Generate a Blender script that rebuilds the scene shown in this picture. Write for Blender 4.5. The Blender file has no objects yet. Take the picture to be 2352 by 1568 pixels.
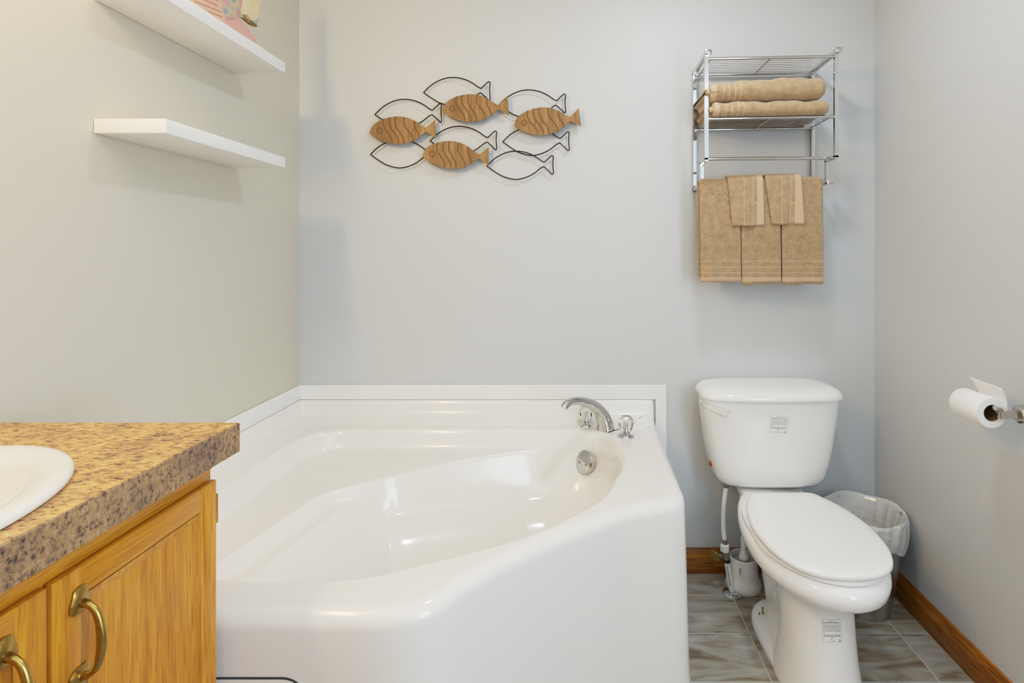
import bpy, bmesh, math, random
import numpy as np
from mathutils import Vector, Matrix

random.seed(7)
rng = np.random.RandomState(5)
PI = math.pi
scene = bpy.context.scene
COL = scene.collection

# ---------------------------------------------------------------- camera numbers
F = 1240.0            # focal length in pixels of the 2352 wide frame
CX, CY = 1315.0, 577.0  # principal point
H = 1.2458            # camera height
D = 2.1017            # back wall
XL, XR = -1.064, 1.176
YF = -1.25            # wall behind the camera
ZC = 2.44

def at_y(px, py, y):
    return ((px - CX) * y / F, y, H - (py - CY) * y / F)

# ---------------------------------------------------------------- materials
def new_mat(name):
    m = bpy.data.materials.new(name)
    m.use_nodes = True
    nt = m.node_tree
    b = nt.nodes['Principled BSDF']
    return m, nt, b

def simple(name, color, rough=0.5, metal=0.0, spec=0.5, coat=0.0, bump=None, vary=None):
    m, nt, b = new_mat(name)
    b.inputs['Base Color'].default_value = (*color, 1)
    b.inputs['Roughness'].default_value = rough
    b.inputs['Metallic'].default_value = metal
    b.inputs['Specular IOR Level'].default_value = spec
    b.inputs['Coat Weight'].default_value = coat
    b.inputs['Coat Roughness'].default_value = 0.05
    tc = nt.nodes.new('ShaderNodeTexCoord')
    if vary:
        sc, amt = vary
        n = nt.nodes.new('ShaderNodeTexNoise'); n.inputs['Scale'].default_value = sc
        n.inputs['Detail'].default_value = 4
        nt.links.new(tc.outputs['Object'], n.inputs['Vector'])
        mx = nt.nodes.new('ShaderNodeMix'); mx.data_type = 'RGBA'
        mx.inputs['A'].default_value = (*[c * (1 - amt) for c in color], 1)
        mx.inputs['B'].default_value = (*[min(1, c * (1 + amt)) for c in color], 1)
        nt.links.new(n.outputs['Fac'], mx.inputs['Factor'])
        nt.links.new(mx.outputs['Result'], b.inputs['Base Color'])
    if bump:
        sc, st, dist = bump
        n = nt.nodes.new('ShaderNodeTexNoise'); n.inputs['Scale'].default_value = sc
        n.inputs['Detail'].default_value = 3
        nt.links.new(tc.outputs['Object'], n.inputs['Vector'])
        bp = nt.nodes.new('ShaderNodeBump'); bp.inputs['Strength'].default_value = st
        bp.inputs['Distance'].default_value = dist
        nt.links.new(n.outputs['Fac'], bp.inputs['Height'])
        nt.links.new(bp.outputs['Normal'], b.inputs['Normal'])
    return m

def ramp(nt, stops, interp='LINEAR'):
    r = nt.nodes.new('ShaderNodeValToRGB')
    r.color_ramp.interpolation = interp
    e = r.color_ramp.elements
    while len(e) < len(stops):
        e.new(0.5)
    for k, (p, c) in enumerate(stops):
        e[k].position = p; e[k].color = (*c, 1)
    return r

def wood(name, dark, light, pore, scale=(70, 70, 4), rough=0.38, coat=0.25, poref=0.55):
    """grain runs along the axis with the small scale"""
    m, nt, b = new_mat(name)
    tc = nt.nodes.new('ShaderNodeTexCoord')
    mp = nt.nodes.new('ShaderNodeMapping'); mp.inputs['Scale'].default_value = scale
    nt.links.new(tc.outputs['Object'], mp.inputs['Vector'])
    n1 = nt.nodes.new('ShaderNodeTexNoise'); n1.inputs['Scale'].default_value = 1.0
    n1.inputs['Detail'].default_value = 5; n1.inputs['Distortion'].default_value = 0.8
    nt.links.new(mp.outputs['Vector'], n1.inputs['Vector'])
    r1 = ramp(nt, [(0.3, dark), (0.52, tuple((a + c) / 2 for a, c in zip(dark, light))), (0.7, light)])
    nt.links.new(n1.outputs['Fac'], r1.inputs['Fac'])
    mp2 = nt.nodes.new('ShaderNodeMapping'); mp2.inputs['Scale'].default_value = tuple(s * 5 for s in scale)
    nt.links.new(tc.outputs['Object'], mp2.inputs['Vector'])
    n2 = nt.nodes.new('ShaderNodeTexNoise'); n2.inputs['Scale'].default_value = 1.0
    n2.inputs['Detail'].default_value = 2
    nt.links.new(mp2.outputs['Vector'], n2.inputs['Vector'])
    r2 = ramp(nt, [(0.36, (1, 1, 1)), (0.5, (0, 0, 0))])
    nt.links.new(n2.outputs['Fac'], r2.inputs['Fac'])
    ml = nt.nodes.new('ShaderNodeMath'); ml.operation = 'MULTIPLY'; ml.inputs[1].default_value = poref
    nt.links.new(r2.outputs['Color'], ml.inputs[0])
    mx = nt.nodes.new('ShaderNodeMix'); mx.data_type = 'RGBA'
    nt.links.new(ml.outputs[0], mx.inputs['Factor'])
    nt.links.new(r1.outputs['Color'], mx.inputs['A'])
    mx.inputs['B'].default_value = (*pore, 1)
    nt.links.new(mx.outputs['Result'], b.inputs['Base Color'])
    b.inputs['Roughness'].default_value = rough
    b.inputs['Coat Weight'].default_value = coat * 0.3
    b.inputs['Coat Roughness'].default_value = 0.2
    b.inputs['Specular IOR Level'].default_value = 0.3
    return m

def laminate(name, tint=(1, 1, 1)):
    m, nt, b = new_mat(name)
    tc = nt.nodes.new('ShaderNodeTexCoord')
    n1 = nt.nodes.new('ShaderNodeTexNoise'); n1.inputs['Scale'].default_value = 105
    n1.inputs['Detail'].default_value = 8; n1.inputs['Roughness'].default_value = 0.72
    mpL = nt.nodes.new('ShaderNodeMapping'); mpL.inputs['Rotation'].default_value = (0, 0, 0.5); mpL.inputs['Scale'].default_value = (0.75, 1.5, 1.25)
    nt.links.new(tc.outputs['Object'], mpL.inputs['Vector'])
    nt.links.new(mpL.outputs['Vector'], n1.inputs['Vector'])
    r1 = ramp(nt, [(0.35, (0.05, 0.03, 0.022)), (0.41, (0.19, 0.115, 0.085)), (0.46, (0.44, 0.26, 0.105)),
                   (0.54, (0.62, 0.375, 0.145)), (0.68, (0.74, 0.52, 0.27))])
    nt.links.new(n1.outputs['Fac'], r1.inputs['Fac'])
    n2 = nt.nodes.new('ShaderNodeTexNoise'); n2.inputs['Scale'].default_value = 16
    n2.inputs['Detail'].default_value = 3
    nt.links.new(tc.outputs['Object'], n2.inputs['Vector'])
    r2 = ramp(nt, [(0.35, tuple(c * t for c, t in zip((0.70, 0.66, 0.68), tint))), (0.62, tuple(c * t for c, t in zip((1.12, 1.0, 0.84), tint)))])
    nt.links.new(n2.outputs['Fac'], r2.inputs['Fac'])
    mx = nt.nodes.new('ShaderNodeMix'); mx.data_type = 'RGBA'; mx.blend_type = 'MULTIPLY'
    mx.inputs['Factor'].default_value = 1.0
    nt.links.new(r1.outputs['Color'], mx.inputs['A']); nt.links.new(r2.outputs['Color'], mx.inputs['B'])
    nt.links.new(mx.outputs['Result'], b.inputs['Base Color'])
    b.inputs['Roughness'].default_value = 0.42
    return m

def tile_floor(name):
    m, nt, b = new_mat(name)
    tc = nt.nodes.new('ShaderNodeTexCoord')
    mp = nt.nodes.new('ShaderNodeMapping'); mp.inputs['Location'].default_value = (-0.0911, -0.169, 0)
    nt.links.new(tc.outputs['Object'], mp.inputs['Vector'])
    br = nt.nodes.new('ShaderNodeTexBrick'); br.offset = 0.0; br.squash = 1.0
    br.inputs['Scale'].default_value = 1.0
    br.inputs['Brick Width'].default_value = 0.4865
    br.inputs['Row Height'].default_value = 0.199
    br.inputs['Mortar Size'].default_value = 0.0024
    br.inputs['Mortar Smooth'].default_value = 0.2
    br.inputs['Color1'].default_value = (0.0, 0.0, 0.0, 1)
    br.inputs['Color2'].default_value = (1.0, 1.0, 1.0, 1)
    br.inputs['Mortar'].default_value = (0.5, 0.5, 0.5, 1)
    nt.links.new(mp.outputs['Vector'], br.inputs['Vector'])
    # streaky stone, running across the room, shifted from tile to tile
    mp2 = nt.nodes.new('ShaderNodeMapping'); mp2.inputs['Scale'].default_value = (5.5, 21, 1)
    nt.links.new(tc.outputs['Object'], mp2.inputs['Vector'])
    add = nt.nodes.new('ShaderNodeVectorMath'); add.operation = 'MULTIPLY_ADD'
    nt.links.new(br.outputs['Color'], add.inputs[0]); add.inputs[1].default_value = (9, 5, 3)
    nt.links.new(mp2.outputs['Vector'], add.inputs[2])
    n1 = nt.nodes.new('ShaderNodeTexNoise'); n1.inputs['Scale'].default_value = 1.0
    n1.inputs['Detail'].default_value = 6; n1.inputs['Distortion'].default_value = 1.0
    nt.links.new(add.outputs[0], n1.inputs['Vector'])
    r1 = ramp(nt, [(0.27, (0.11, 0.085, 0.062)), (0.40, (0.23, 0.175, 0.115)), (0.50, (0.31, 0.275, 0.22)),
                   (0.60, (0.34, 0.325, 0.295)), (0.72, (0.46, 0.41, 0.33))])
    nt.links.new(n1.outputs['Fac'], r1.inputs['Fac'])
    mx = nt.nodes.new('ShaderNodeMix'); mx.data_type = 'RGBA'
    nt.links.new(br.outputs['Fac'], mx.inputs['Factor'])
    nt.links.new(r1.outputs['Color'], mx.inputs['A'])
    mx.inputs['B'].default_value = (0.44, 0.43, 0.40, 1)
    nt.links.new(mx.outputs['Result'], b.inputs['Base Color'])
    b.inputs['Roughness'].default_value = 0.28
    bp = nt.nodes.new('ShaderNodeBump'); bp.inputs['Strength'].default_value = 0.25
    bp.inputs['Distance'].default_value = 0.002
    iv = nt.nodes.new('ShaderNodeMath'); iv.operation = 'SUBTRACT'; iv.inputs[0].default_value = 1.0
    nt.links.new(br.outputs['Fac'], iv.inputs[1])
    nt.links.new(iv.outputs[0], bp.inputs['Height'])
    nt.links.new(bp.outputs['Normal'], b.inputs['Normal'])
    return m

def terry(name, axis=None, stripes=(), band=None, base=(0.365, 0.245, 0.135)):
    """tan terry cloth; stripes = woven lines at object coordinates on the axis; band = flat hem (lo, hi)"""
    m, nt, b = new_mat(name)
    tc = nt.nodes.new('ShaderNodeTexCoord')
    n1 = nt.nodes.new('ShaderNodeTexNoise'); n1.inputs['Scale'].default_value = 430
    n1.inputs['Detail'].default_value = 3
    nt.links.new(tc.outputs['Object'], n1.inputs['Vector'])
    n2 = nt.nodes.new('ShaderNodeTexNoise'); n2.inputs['Scale'].default_value = 45
    n2.inputs['Detail'].default_value = 3
    nt.links.new(tc.outputs['Object'], n2.inputs['Vector'])
    av = nt.nodes.new('ShaderNodeMath'); av.operation = 'MULTIPLY_ADD'; av.inputs[1].default_value = 0.72
    nt.links.new(n1.outputs['Fac'], av.inputs[0])
    m2 = nt.nodes.new('ShaderNodeMath'); m2.operation = 'MULTIPLY'; m2.inputs[1].default_value = 0.28
    nt.links.new(n2.outputs['Fac'], m2.inputs[0]); nt.links.new(m2.outputs[0], av.inputs[2])
    r1 = ramp(nt, [(0.33, tuple(c * 0.52 for c in base)), (0.5, base), (0.68, tuple(min(1, c * 1.5) for c in base))])
    nt.links.new(av.outputs[0], r1.inputs['Fac'])
    col = r1.outputs['Color']
    hgt = n1.outputs['Fac']
    if axis is not None:
        sp = nt.nodes.new('ShaderNodeSeparateXYZ'); nt.links.new(tc.outputs['Object'], sp.inputs[0])
        c = sp.outputs[axis]
        tot = None
        for s, w in list(stripes) + ([((band[0] + band[1]) / 2, abs(band[1] - band[0]) / 2)] if band else []):
            cp = nt.nodes.new('ShaderNodeMath'); cp.operation = 'COMPARE'
            nt.links.new(c, cp.inputs[0]); cp.inputs[1].default_value = s; cp.inputs[2].default_value = w
            if tot is None:
                tot = cp.outputs[0]
            else:
                ad = nt.nodes.new('ShaderNodeMath'); ad.operation = 'MAXIMUM'
                nt.links.new(tot, ad.inputs[0]); nt.links.new(cp.outputs[0], ad.inputs[1]); tot = ad.outputs[0]
        mx = nt.nodes.new('ShaderNodeMix'); mx.data_type = 'RGBA'
        nt.links.new(tot, mx.inputs['Factor']); nt.links.new(col, mx.inputs['A'])
        mx.inputs['B'].default_value = (min(1, base[0] * 1.45), base[1] * 1.5, base[2] * 1.75, 1)
        col = mx.outputs['Result']
        sb = nt.nodes.new('ShaderNodeMath'); sb.operation = 'SUBTRACT'
        nt.links.new(hgt, sb.inputs[0]); nt.links.new(tot, sb.inputs[1]); hgt = sb.outputs[0]
    nt.links.new(col, b.inputs['Base Color'])
    b.inputs['Roughness'].default_value = 0.95
    b.inputs['Specular IOR Level'].default_value = 0.1
    b.inputs['Sheen Weight'].default_value = 0.35
    b.inputs['Sheen Roughness'].default_value = 0.6
    bp = nt.nodes.new('ShaderNodeBump'); bp.inputs['Strength'].default_value = 0.8
    bp.inputs['Distance'].default_value = 0.003
    nt.links.new(hgt, bp.inputs['Height']); nt.links.new(bp.outputs['Normal'], b.inputs['Normal'])
    return m

def glass_mat(name):
    m, nt, b = new_mat(name)
    b.inputs['Base Color'].default_value = (0.97, 0.98, 0.98, 1)
    b.inputs['Roughness'].default_value = 0.02
    b.inputs['Transmission Weight'].default_value = 1.0
    b.inputs['IOR'].default_value = 1.46
    return m

def bag_mat(name):
    m, nt, b = new_mat(name)
    nt.nodes.remove(b)
    out = nt.nodes['Material Output']
    df = nt.nodes.new('ShaderNodeBsdfPrincipled')
    df.inputs['Base Color'].default_value = (0.88, 0.89, 0.90, 1)
    df.inputs['Roughness'].default_value = 0.32
    tr = nt.nodes.new('ShaderNodeBsdfTranslucent'); tr.inputs['Color'].default_value = (0.9, 0.9, 0.9, 1)
    tp = nt.nodes.new('ShaderNodeBsdfTransparent')
    m1 = nt.nodes.new('ShaderNodeMixShader'); m1.inputs[0].default_value = 0.4
    nt.links.new(df.outputs[0], m1.inputs[1]); nt.links.new(tr.outputs[0], m1.inputs[2])
    m2 = nt.nodes.new('ShaderNodeMixShader'); m2.inputs[0].default_value = 0.12
    nt.links.new(m1.outputs[0], m2.inputs[1]); nt.links.new(tp.outputs[0], m2.inputs[2])
    nt.links.new(m2.outputs[0], out.inputs['Surface'])
    tc = nt.nodes.new('ShaderNodeTexCoord')
    n1 = nt.nodes.new('ShaderNodeTexNoise'); n1.inputs['Scale'].default_value = 28
    n1.inputs['Detail'].default_value = 5; n1.inputs['Distortion'].default_value = 1.5
    nt.links.new(tc.outputs['Object'], n1.inputs['Vector'])
    bp = nt.nodes.new('ShaderNodeBump'); bp.inputs['Strength'].default_value = 0.6; bp.inputs['Distance'].default_value = 0.012
    nt.links.new(n1.outputs['Fac'], bp.inputs['Height']); nt.links.new(bp.outputs['Normal'], df.inputs['Normal'])
    return m

def scales_mat(name):
    m, nt, b = new_mat(name)
    tc = nt.nodes.new('ShaderNodeTexCoord')
    mp = nt.nodes.new('ShaderNodeMapping'); mp.inputs['Scale'].default_value = (0.1, 0.62, 1)
    nt.links.new(tc.outputs['Object'], mp.inputs['Vector'])
    v = nt.nodes.new('ShaderNodeTexVoronoi'); v.inputs['Scale'].default_value = 44
    nt.links.new(mp.outputs['Vector'], v.inputs['Vector'])
    sp = nt.nodes.new('ShaderNodeSeparateColor'); nt.links.new(v.outputs['Color'], sp.inputs[0])
    r = ramp(nt, [(0.0, (0.55, 0.30, 0.30)), (0.22, (0.24, 0.37, 0.40)), (0.42, (0.62, 0.43, 0.17)),
                  (0.6, (0.20, 0.36, 0.30)), (0.78, (0.30, 0.36, 0.46)), (0.9, (0.58, 0.33, 0.33))], 'CONSTANT')
    nt.links.new(sp.outputs[0], r.inputs['Fac'])
    v2 = nt.nodes.new('ShaderNodeTexVoronoi'); v2.feature = 'DISTANCE_TO_EDGE'; v2.inputs['Scale'].default_value = 44
    nt.links.new(mp.outputs['Vector'], v2.inputs['Vector'])
    r2 = ramp(nt, [(0.04, (1, 1, 1)), (0.16, (0, 0, 0))])
    nt.links.new(v2.outputs['Distance'], r2.inputs['Fac'])
    mx = nt.nodes.new('ShaderNodeMix'); mx.data_type = 'RGBA'
    nt.links.new(r2.outputs['Color'], mx.inputs['Factor'])
    nt.links.new(r.outputs['Color'], mx.inputs['A']); mx.inputs['B'].default_value = (0.60, 0.46, 0.29, 1)
    nt.links.new(mx.outputs['Result'], b.inputs['Base Color'])
    b.inputs['Roughness'].default_value = 0.5
    return m

WALLC = (0.552, 0.578, 0.603)
M = {
    'wall': simple('wall_paint', WALLC, 0.42, spec=0.35, bump=(420, 0.10, 0.002)),
    'wall_warm_cast': simple('wall_paint_warm_cast', (0.565, 0.537, 0.460), 0.42, spec=0.35, bump=(420, 0.10, 0.002)),  # same paint as the other walls, with a warm light cast put into the colour
    'ceiling': simple('ceiling_paint', (0.80, 0.80, 0.78), 0.8),
    'trimwhite': simple('white_trim', (0.84, 0.84, 0.83), 0.3),
    'shelf': simple('white_washed_shelf', (0.80, 0.79, 0.77), 0.5, vary=(14, 0.05), bump=(60, 0.1, 0.001)),
    'tub': simple('white_acrylic', (0.80, 0.785, 0.755), 0.15, spec=0.5, coat=0.12),
    'porcelain': simple('white_porcelain', (0.86, 0.86, 0.86), 0.09, spec=0.5, coat=0.3),
    'seat': simple('white_seat_plastic', (0.86, 0.86, 0.86), 0.16),
    'sink': simple('cream_porcelain', (0.86, 0.82, 0.74), 0.09, coat=0.3),
    'chrome': simple('chrome', (0.58, 0.585, 0.59), 0.07, metal=1.0),
    'steel': simple('brushed_steel', (0.56, 0.56, 0.56), 0.30, metal=1.0),
    'nickel': simple('satin_nickel', (0.55, 0.53, 0.49), 0.16, metal=1.0),
    'brass': simple('antique_brass', (0.42, 0.27, 0.07), 0.28, metal=1.0, vary=(40, 0.35)),
    'oak_z': wood('honey_oak_upright', (0.42, 0.150, 0.007), (0.65, 0.275, 0.022), (0.28, 0.088, 0.004), (75, 75, 3.2)),
    'oak_y': wood('honey_oak_level', (0.44, 0.158, 0.006), (0.66, 0.285, 0.019), (0.30, 0.095, 0.004), (75, 3.2, 75)),
    'base_x': wood('stained_oak_base', (0.17, 0.050, 0.005), (0.43, 0.158, 0.018), (0.085, 0.025, 0.004), (3.5, 60, 60), 0.3, 0.4, 0.7),
    'base_y': wood('stained_oak_base_side', (0.17, 0.050, 0.005), (0.43, 0.158, 0.018), (0.085, 0.025, 0.004), (60, 3.5, 60), 0.3, 0.4, 0.7),
    'doorwood': wood('door_oak', (0.12, 0.06, 0.02), (0.22, 0.12, 0.05), (0.08, 0.04, 0.01), (60, 60, 4)),
    'fishwood': wood('mango_wood', (0.185, 0.098, 0.036), (0.345, 0.200, 0.085), (0.14, 0.072, 0.026), (48, 48, 4), 0.5, 0.05),
    'fishgroove': simple('carved_groove', (0.155, 0.078, 0.02), 0.7),
    'wire': simple('black_bronze_wire', (0.022, 0.016, 0.011), 0.4, metal=0.6),
    'laminate': laminate('speckled_laminate'),
    'laminate_edge_shade': laminate('speckled_laminate_edge_shade', (0.50, 0.53, 0.72)),  # same laminate, the edge's shade put into the colour as a grey tint
    'floor': tile_floor('stone_tile'),
    'glass': glass_mat('clear_acrylic'),
    'bag': bag_mat('thin_white_plastic'),
    'paper': simple('tissue_paper', (0.86, 0.86, 0.86), 0.9, bump=(300, 0.3, 0.001)),
    'cardboard': simple('cardboard_tube', (0.22, 0.13, 0.06), 0.8),
    'plastic': simple('white_plastic', (0.83, 0.83, 0.82), 0.3),
    'hose': simple('white_hose', (0.80, 0.80, 0.78), 0.45),
    'valve': simple('tarnished_brass', (0.30, 0.27, 0.20), 0.35, metal=0.9, vary=(90, 0.3)),
    'black': simple('black_rubber', (0.01, 0.01, 0.01), 0.6),
    'darkgap': simple('dark_seam', (0.03, 0.03, 0.03), 0.8),
    'sticker': simple('paper_sticker', (0.84, 0.84, 0.83), 0.4),
    'stickeredge': simple('sticker_border', (0.42, 0.42, 0.42), 0.6),
    'ink': simple('grey_print', (0.13, 0.13, 0.13), 0.7),
    'inkmid': simple('pale_print', (0.34, 0.34, 0.34), 0.7),
    'rust': simple('rust', (0.36, 0.10, 0.012), 0.8),
    'scales': scales_mat('painted_scales'),
    'finpink': simple('pink_paint', (0.70, 0.36, 0.32), 0.5, vary=(30, 0.12)),
    'finpeach': simple('peach_paint', (0.76, 0.42, 0.31), 0.5, vary=(25, 0.1)),
    'finline': simple('brown_line', (0.42, 0.15, 0.06), 0.6),
    'tailcream': simple('cream_paint', (0.72, 0.56, 0.34), 0.5, vary=(60, 0.2)),
    'tailteal': simple('teal_paint', (0.36, 0.44, 0.37), 0.5),
    'tailbrown': simple('bare_brown_wood', (0.24, 0.11, 0.01), 0.6),
    'brushdark': simple('grey_bristles', (0.35, 0.34, 0.34), 0.8),
    'toekick': simple('dark_kick', (0.10, 0.05, 0.02), 0.7),
}

# ---------------------------------------------------------------- mesh helpers
class MB:
    def __init__(self):
        self.v = []; self.f = []; self.mi = []
    def add(self, verts, faces, mi=0):
        o = len(self.v)
        self.v.extend([tuple(map(float, p)) for p in verts])
        for f in faces:
            self.f.append(tuple(i + o for i in f)); self.mi.append(mi)
        return self
    def bm(self, bm, mi=0):
        bm.verts.index_update()
        self.add([v.co[:] for v in bm.verts], [[v.index for v in f.verts] for f in bm.faces], mi)
        bm.free(); return self
    def box(self, x0, x1, y0, y1, z0, z1, bev=0.0, seg=2, mi=0):
        bm = bmesh.new()
        bmesh.ops.create_cube(bm, size=1.0)
        for v in bm.verts:
            v.co = Vector(((x0 + x1) / 2 + v.co.x * (x1 - x0), (y0 + y1) / 2 + v.co.y * (y1 - y0), (z0 + z1) / 2 + v.co.z * (z1 - z0)))
        if bev > 0:
            bmesh.ops.bevel(bm, geom=bm.edges[:], offset=bev, segments=seg, affect='EDGES', profile=0.5)
        return self.bm(bm, mi)
    def bar(self, a, b, w, h=None, bev=0.0012, mi=0):
        """square bar from a to b"""
        h = h or w
        a = Vector(a); b = Vector(b); d = b - a; L = d.length
        bm = bmesh.new(); bmesh.ops.create_cube(bm, size=1.0)
        for v in bm.verts:
            v.co = Vector((v.co.x * w, v.co.y * h, v.co.z * L))
        if bev > 0:
            bmesh.ops.bevel(bm, geom=bm.edges[:], offset=bev, segments=2, affect='EDGES')
        zax = d.normalized()
        up = Vector((0, 0, 1)) if abs(zax.z) < 0.9 else Vector((0, 1, 0))
        xax = up.cross(zax).normalized(); yax = zax.cross(xax)
        R = Matrix((xax, yax, zax)).transposed().to_4x4()
        bm.transform(Matrix.Translation((a + b) / 2) @ R)
        return self.bm(bm, mi)
    def tube(self, pts, r, n=10, closed=False, caps=True, mi=0, flat=None):
        P = [Vector(p) for p in pts]; N = len(P)
        rr = r if hasattr(r, '__len__') else [r] * N
        T = []
        for i in range(N):
            if closed: t = P[(i + 1) % N] - P[i - 1]
            else: t = P[min(i + 1, N - 1)] - P[max(i - 1, 0)]
            T.append(t.normalized())
        ref = Vector((0, 0, 1)) if abs(T[0].z) < 0.9 else Vector((0, 1, 0))
        nrm = (ref - T[0] * ref.dot(T[0])).normalized()
        vs = []; fs = []
        for i in range(N):
            nrm = (nrm - T[i] * nrm.dot(T[i])).normalized()
            bi = T[i].cross(nrm)
            for k in range(n):
                a = 2 * PI * k / n
                s = flat if flat else 1.0
                vs.append(P[i] + nrm * math.cos(a) * rr[i] * s + bi * math.sin(a) * rr[i])
        M_ = N if closed else N - 1
        for i in range(M_):
            j = (i + 1) % N
            for k in range(n):
                k2 = (k + 1) % n
                fs.append((i * n + k, i * n + k2, j * n + k2, j * n + k))
        if caps and not closed:
            fs.append(tuple(range(n))[::-1]); fs.append(tuple((N - 1) * n + k for k in range(n)))
        return self.add(vs, fs, mi)
    def lathe(self, prof, c=(0, 0, 0), n=40, axis='z', mi=0, caps=True, facet=None):
        vs = []; fs = []; m = len(prof)
        for k in range(n):
            a = 2 * PI * k / n
            for (r, z) in prof:
                x, y = r * math.cos(a), r * math.sin(a)
                if axis == 'z': p = (c[0] + x, c[1] + y, c[2] + z)
                elif axis == 'x': p = (c[0] + z, c[1] + x, c[2] + y)
                else: p = (c[0] + x, c[1] + z, c[2] + y)
                vs.append(p)
        for k in range(n):
            k2 = (k + 1) % n
            for j in range(m - 1):
                fs.append((k * m + j, k2 * m + j, k2 * m + j + 1, k * m + j + 1))
        if caps:
            if prof[0][0] > 1e-6: fs.append(tuple(k * m for k in range(n))[::-1])
            if prof[-1][0] > 1e-6: fs.append(tuple(k * m + m - 1 for k in range(n)))
        return self.add(vs, fs, mi)
    def loft(self, loops, cap0=True, cap1=True, mi=0, closed=True):
        n = len(loops[0]); vs = []; fs = []
        for L in loops: vs.extend(L)
        for i in range(len(loops) - 1):
            for k in range(n if closed else n - 1):
                k2 = (k + 1) % n
                fs.append((i * n + k, i * n + k2, (i + 1) * n + k2, (i + 1) * n + k))
        if cap0: fs.append(tuple(range(n))[::-1])
        if cap1: fs.append(tuple((len(loops) - 1) * n + k for k in range(n)))
        return self.add(vs, fs, mi)

def link(name, mb, mats, parent=None, origin=None, smooth=40, recalc=True):
    """one mesh object; mb in world coordinates, stored relative to the parent's place or to its own base"""
    V = np.array(mb.v, dtype=float)
    if origin is None:
        if parent is not None: origin = tuple(parent['_base'])
        else:
            lo, hi = V.min(0), V.max(0)
            origin = ((lo[0] + hi[0]) / 2, (lo[1] + hi[1]) / 2, lo[2])
    me = bpy.data.meshes.new(name)
    me.from_pydata((V - np.array(origin)).tolist(), [], mb.f)
    if not isinstance(mats, (list, tuple)): mats = [mats]
    for m in mats: me.materials.append(m)
    if recalc:
        bm = bmesh.new(); bm.from_mesh(me)
        for f, k in zip(bm.faces, mb.mi): f.material_index = k
        bmesh.ops.remove_doubles(bm, verts=bm.verts, dist=1e-6)
        bmesh.ops.recalc_face_normals(bm, faces=bm.faces)
        bm.to_mesh(me); bm.free()
    else:
        for p, k in zip(me.polygons, mb.mi): p.material_index = k
    if smooth:
        me.shade_smooth(); me.set_sharp_from_angle(angle=math.radians(smooth))
    me.update()
    o = bpy.data.objects.new(name, me); COL.objects.link(o)
    o['_base'] = list(map(float, origin))
    if parent is None: o.location = origin
    else:
        o.parent = parent
        pb = parent['_base']
        o.location = tuple(origin[k] - pb[k] for k in range(3))
    return o

def tag(o, label=None, cat=None, group=None, kind=None):
    if label: o['label'] = label
    if cat: o['category'] = cat
    if group: o['group'] = group
    if kind: o['kind'] = kind
    return o

def thing(name, loc, label, cat, group=None):
    o = bpy.data.objects.new(name, None); COL.objects.link(o)
    o.empty_display_size = 0.05
    o.location = loc; o['_base'] = list(map(float, loc))
    return tag(o, label, cat, group)

def struct(name, mb, mat, label=None, smooth=40):
    return tag(link(name, mb, mat, smooth=smooth), label=label, kind='structure')

def catmull(P, closed=False, n=10):
    P = [np.array(p, float) for p in P]; N = len(P); out = []
    R = N if closed else N - 1
    for i in range(R):
        if closed: a, b, c, d = P[i - 1], P[i], P[(i + 1) % N], P[(i + 2) % N]
        else: a, b, c, d = P[max(i - 1, 0)], P[i], P[i + 1], P[min(i + 2, N - 1)]
        for k in range(n):
            t = k / n
            out.append(0.5 * ((2 * b) + (c - a) * t + (2 * a - 5 * b + 4 * c - d) * t * t + (3 * b - a - 3 * c + d) * t ** 3))
    if not closed: out.append(P[-1])
    return np.array(out)

def resample(P, n, closed=True):
    P = np.asarray(P, float)
    Q = np.vstack([P, P[:1]]) if closed else P
    s = np.concatenate([[0], np.cumsum(np.linalg.norm(np.diff(Q, axis=0), axis=1))])
    t = np.linspace(0, s[-1], n + 1)[:-1] if closed else np.linspace(0, s[-1], n)
    return np.stack([np.interp(t, s, Q[:, k]) for k in range(Q.shape[1])], 1)

def sstep(x):
    x = np.clip(x, 0, 1); return x * x * (3 - 2 * x)

def signed_in(P, poly):
    """distance to closed polygon, positive inside"""
    A = np.asarray(poly); B = np.roll(A, -1, 0); out = np.empty(len(P))
    for s in range(0, len(P), 20000):
        p = P[s:s + 20000]
        AB = B - A; AP = p[:, None, :] - A[None]
        t = np.clip((AP * AB).sum(2) / (AB * AB).sum(1), 0, 1)
        d = np.sqrt(((AP - t[..., None] * AB) ** 2).sum(2)).min(1)
        y = p[:, 1][:, None]; x = p[:, 0][:, None]
        cond = (A[:, 1] > y) != (B[:, 1] > y)
        xi = A[:, 0] + (y - A[:, 1]) / np.where(np.abs(AB[:, 1]) < 1e-12, 1e-12, AB[:, 1]) * AB[:, 0]
        ins = (cond & (x < xi)).sum(1) % 2 == 1
        out[s:s + 20000] = np.where(ins, d, -d)
    return out

# ================================================================ THE ROOM
T = 0.10
struct('floor', MB().box(XL - T, XR + T, YF - T, D + T, -0.08, 0.0), M['floor'], 'grey brown stone look tile floor with pale grout').location.z += 0
struct('ceiling', MB().box(XL - T, XR + T, YF - T, D + T, ZC, ZC + 0.08), M['ceiling'])
struct('wall_back', MB().box(XL - T, XR + T, D, D + T, 0.0, ZC), M['wall'], 'pale grey painted wall behind the tub and toilet')
struct('wall_left', MB().box(XL - T, XL, YF, D, 0.0, ZC), M['wall_warm_cast'], 'pale grey painted wall, warm light tinted into its colour, carrying the two floating shelves')
struct('wall_right', MB().box(XR, XR + T, YF, D, 0.0, ZC), M['wall'], 'pale grey painted wall beside the toilet paper holder')
struct('wall_front', MB().box(XL - T, XR + T, YF - T, YF, 0.0, ZC), M['wall'])

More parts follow.
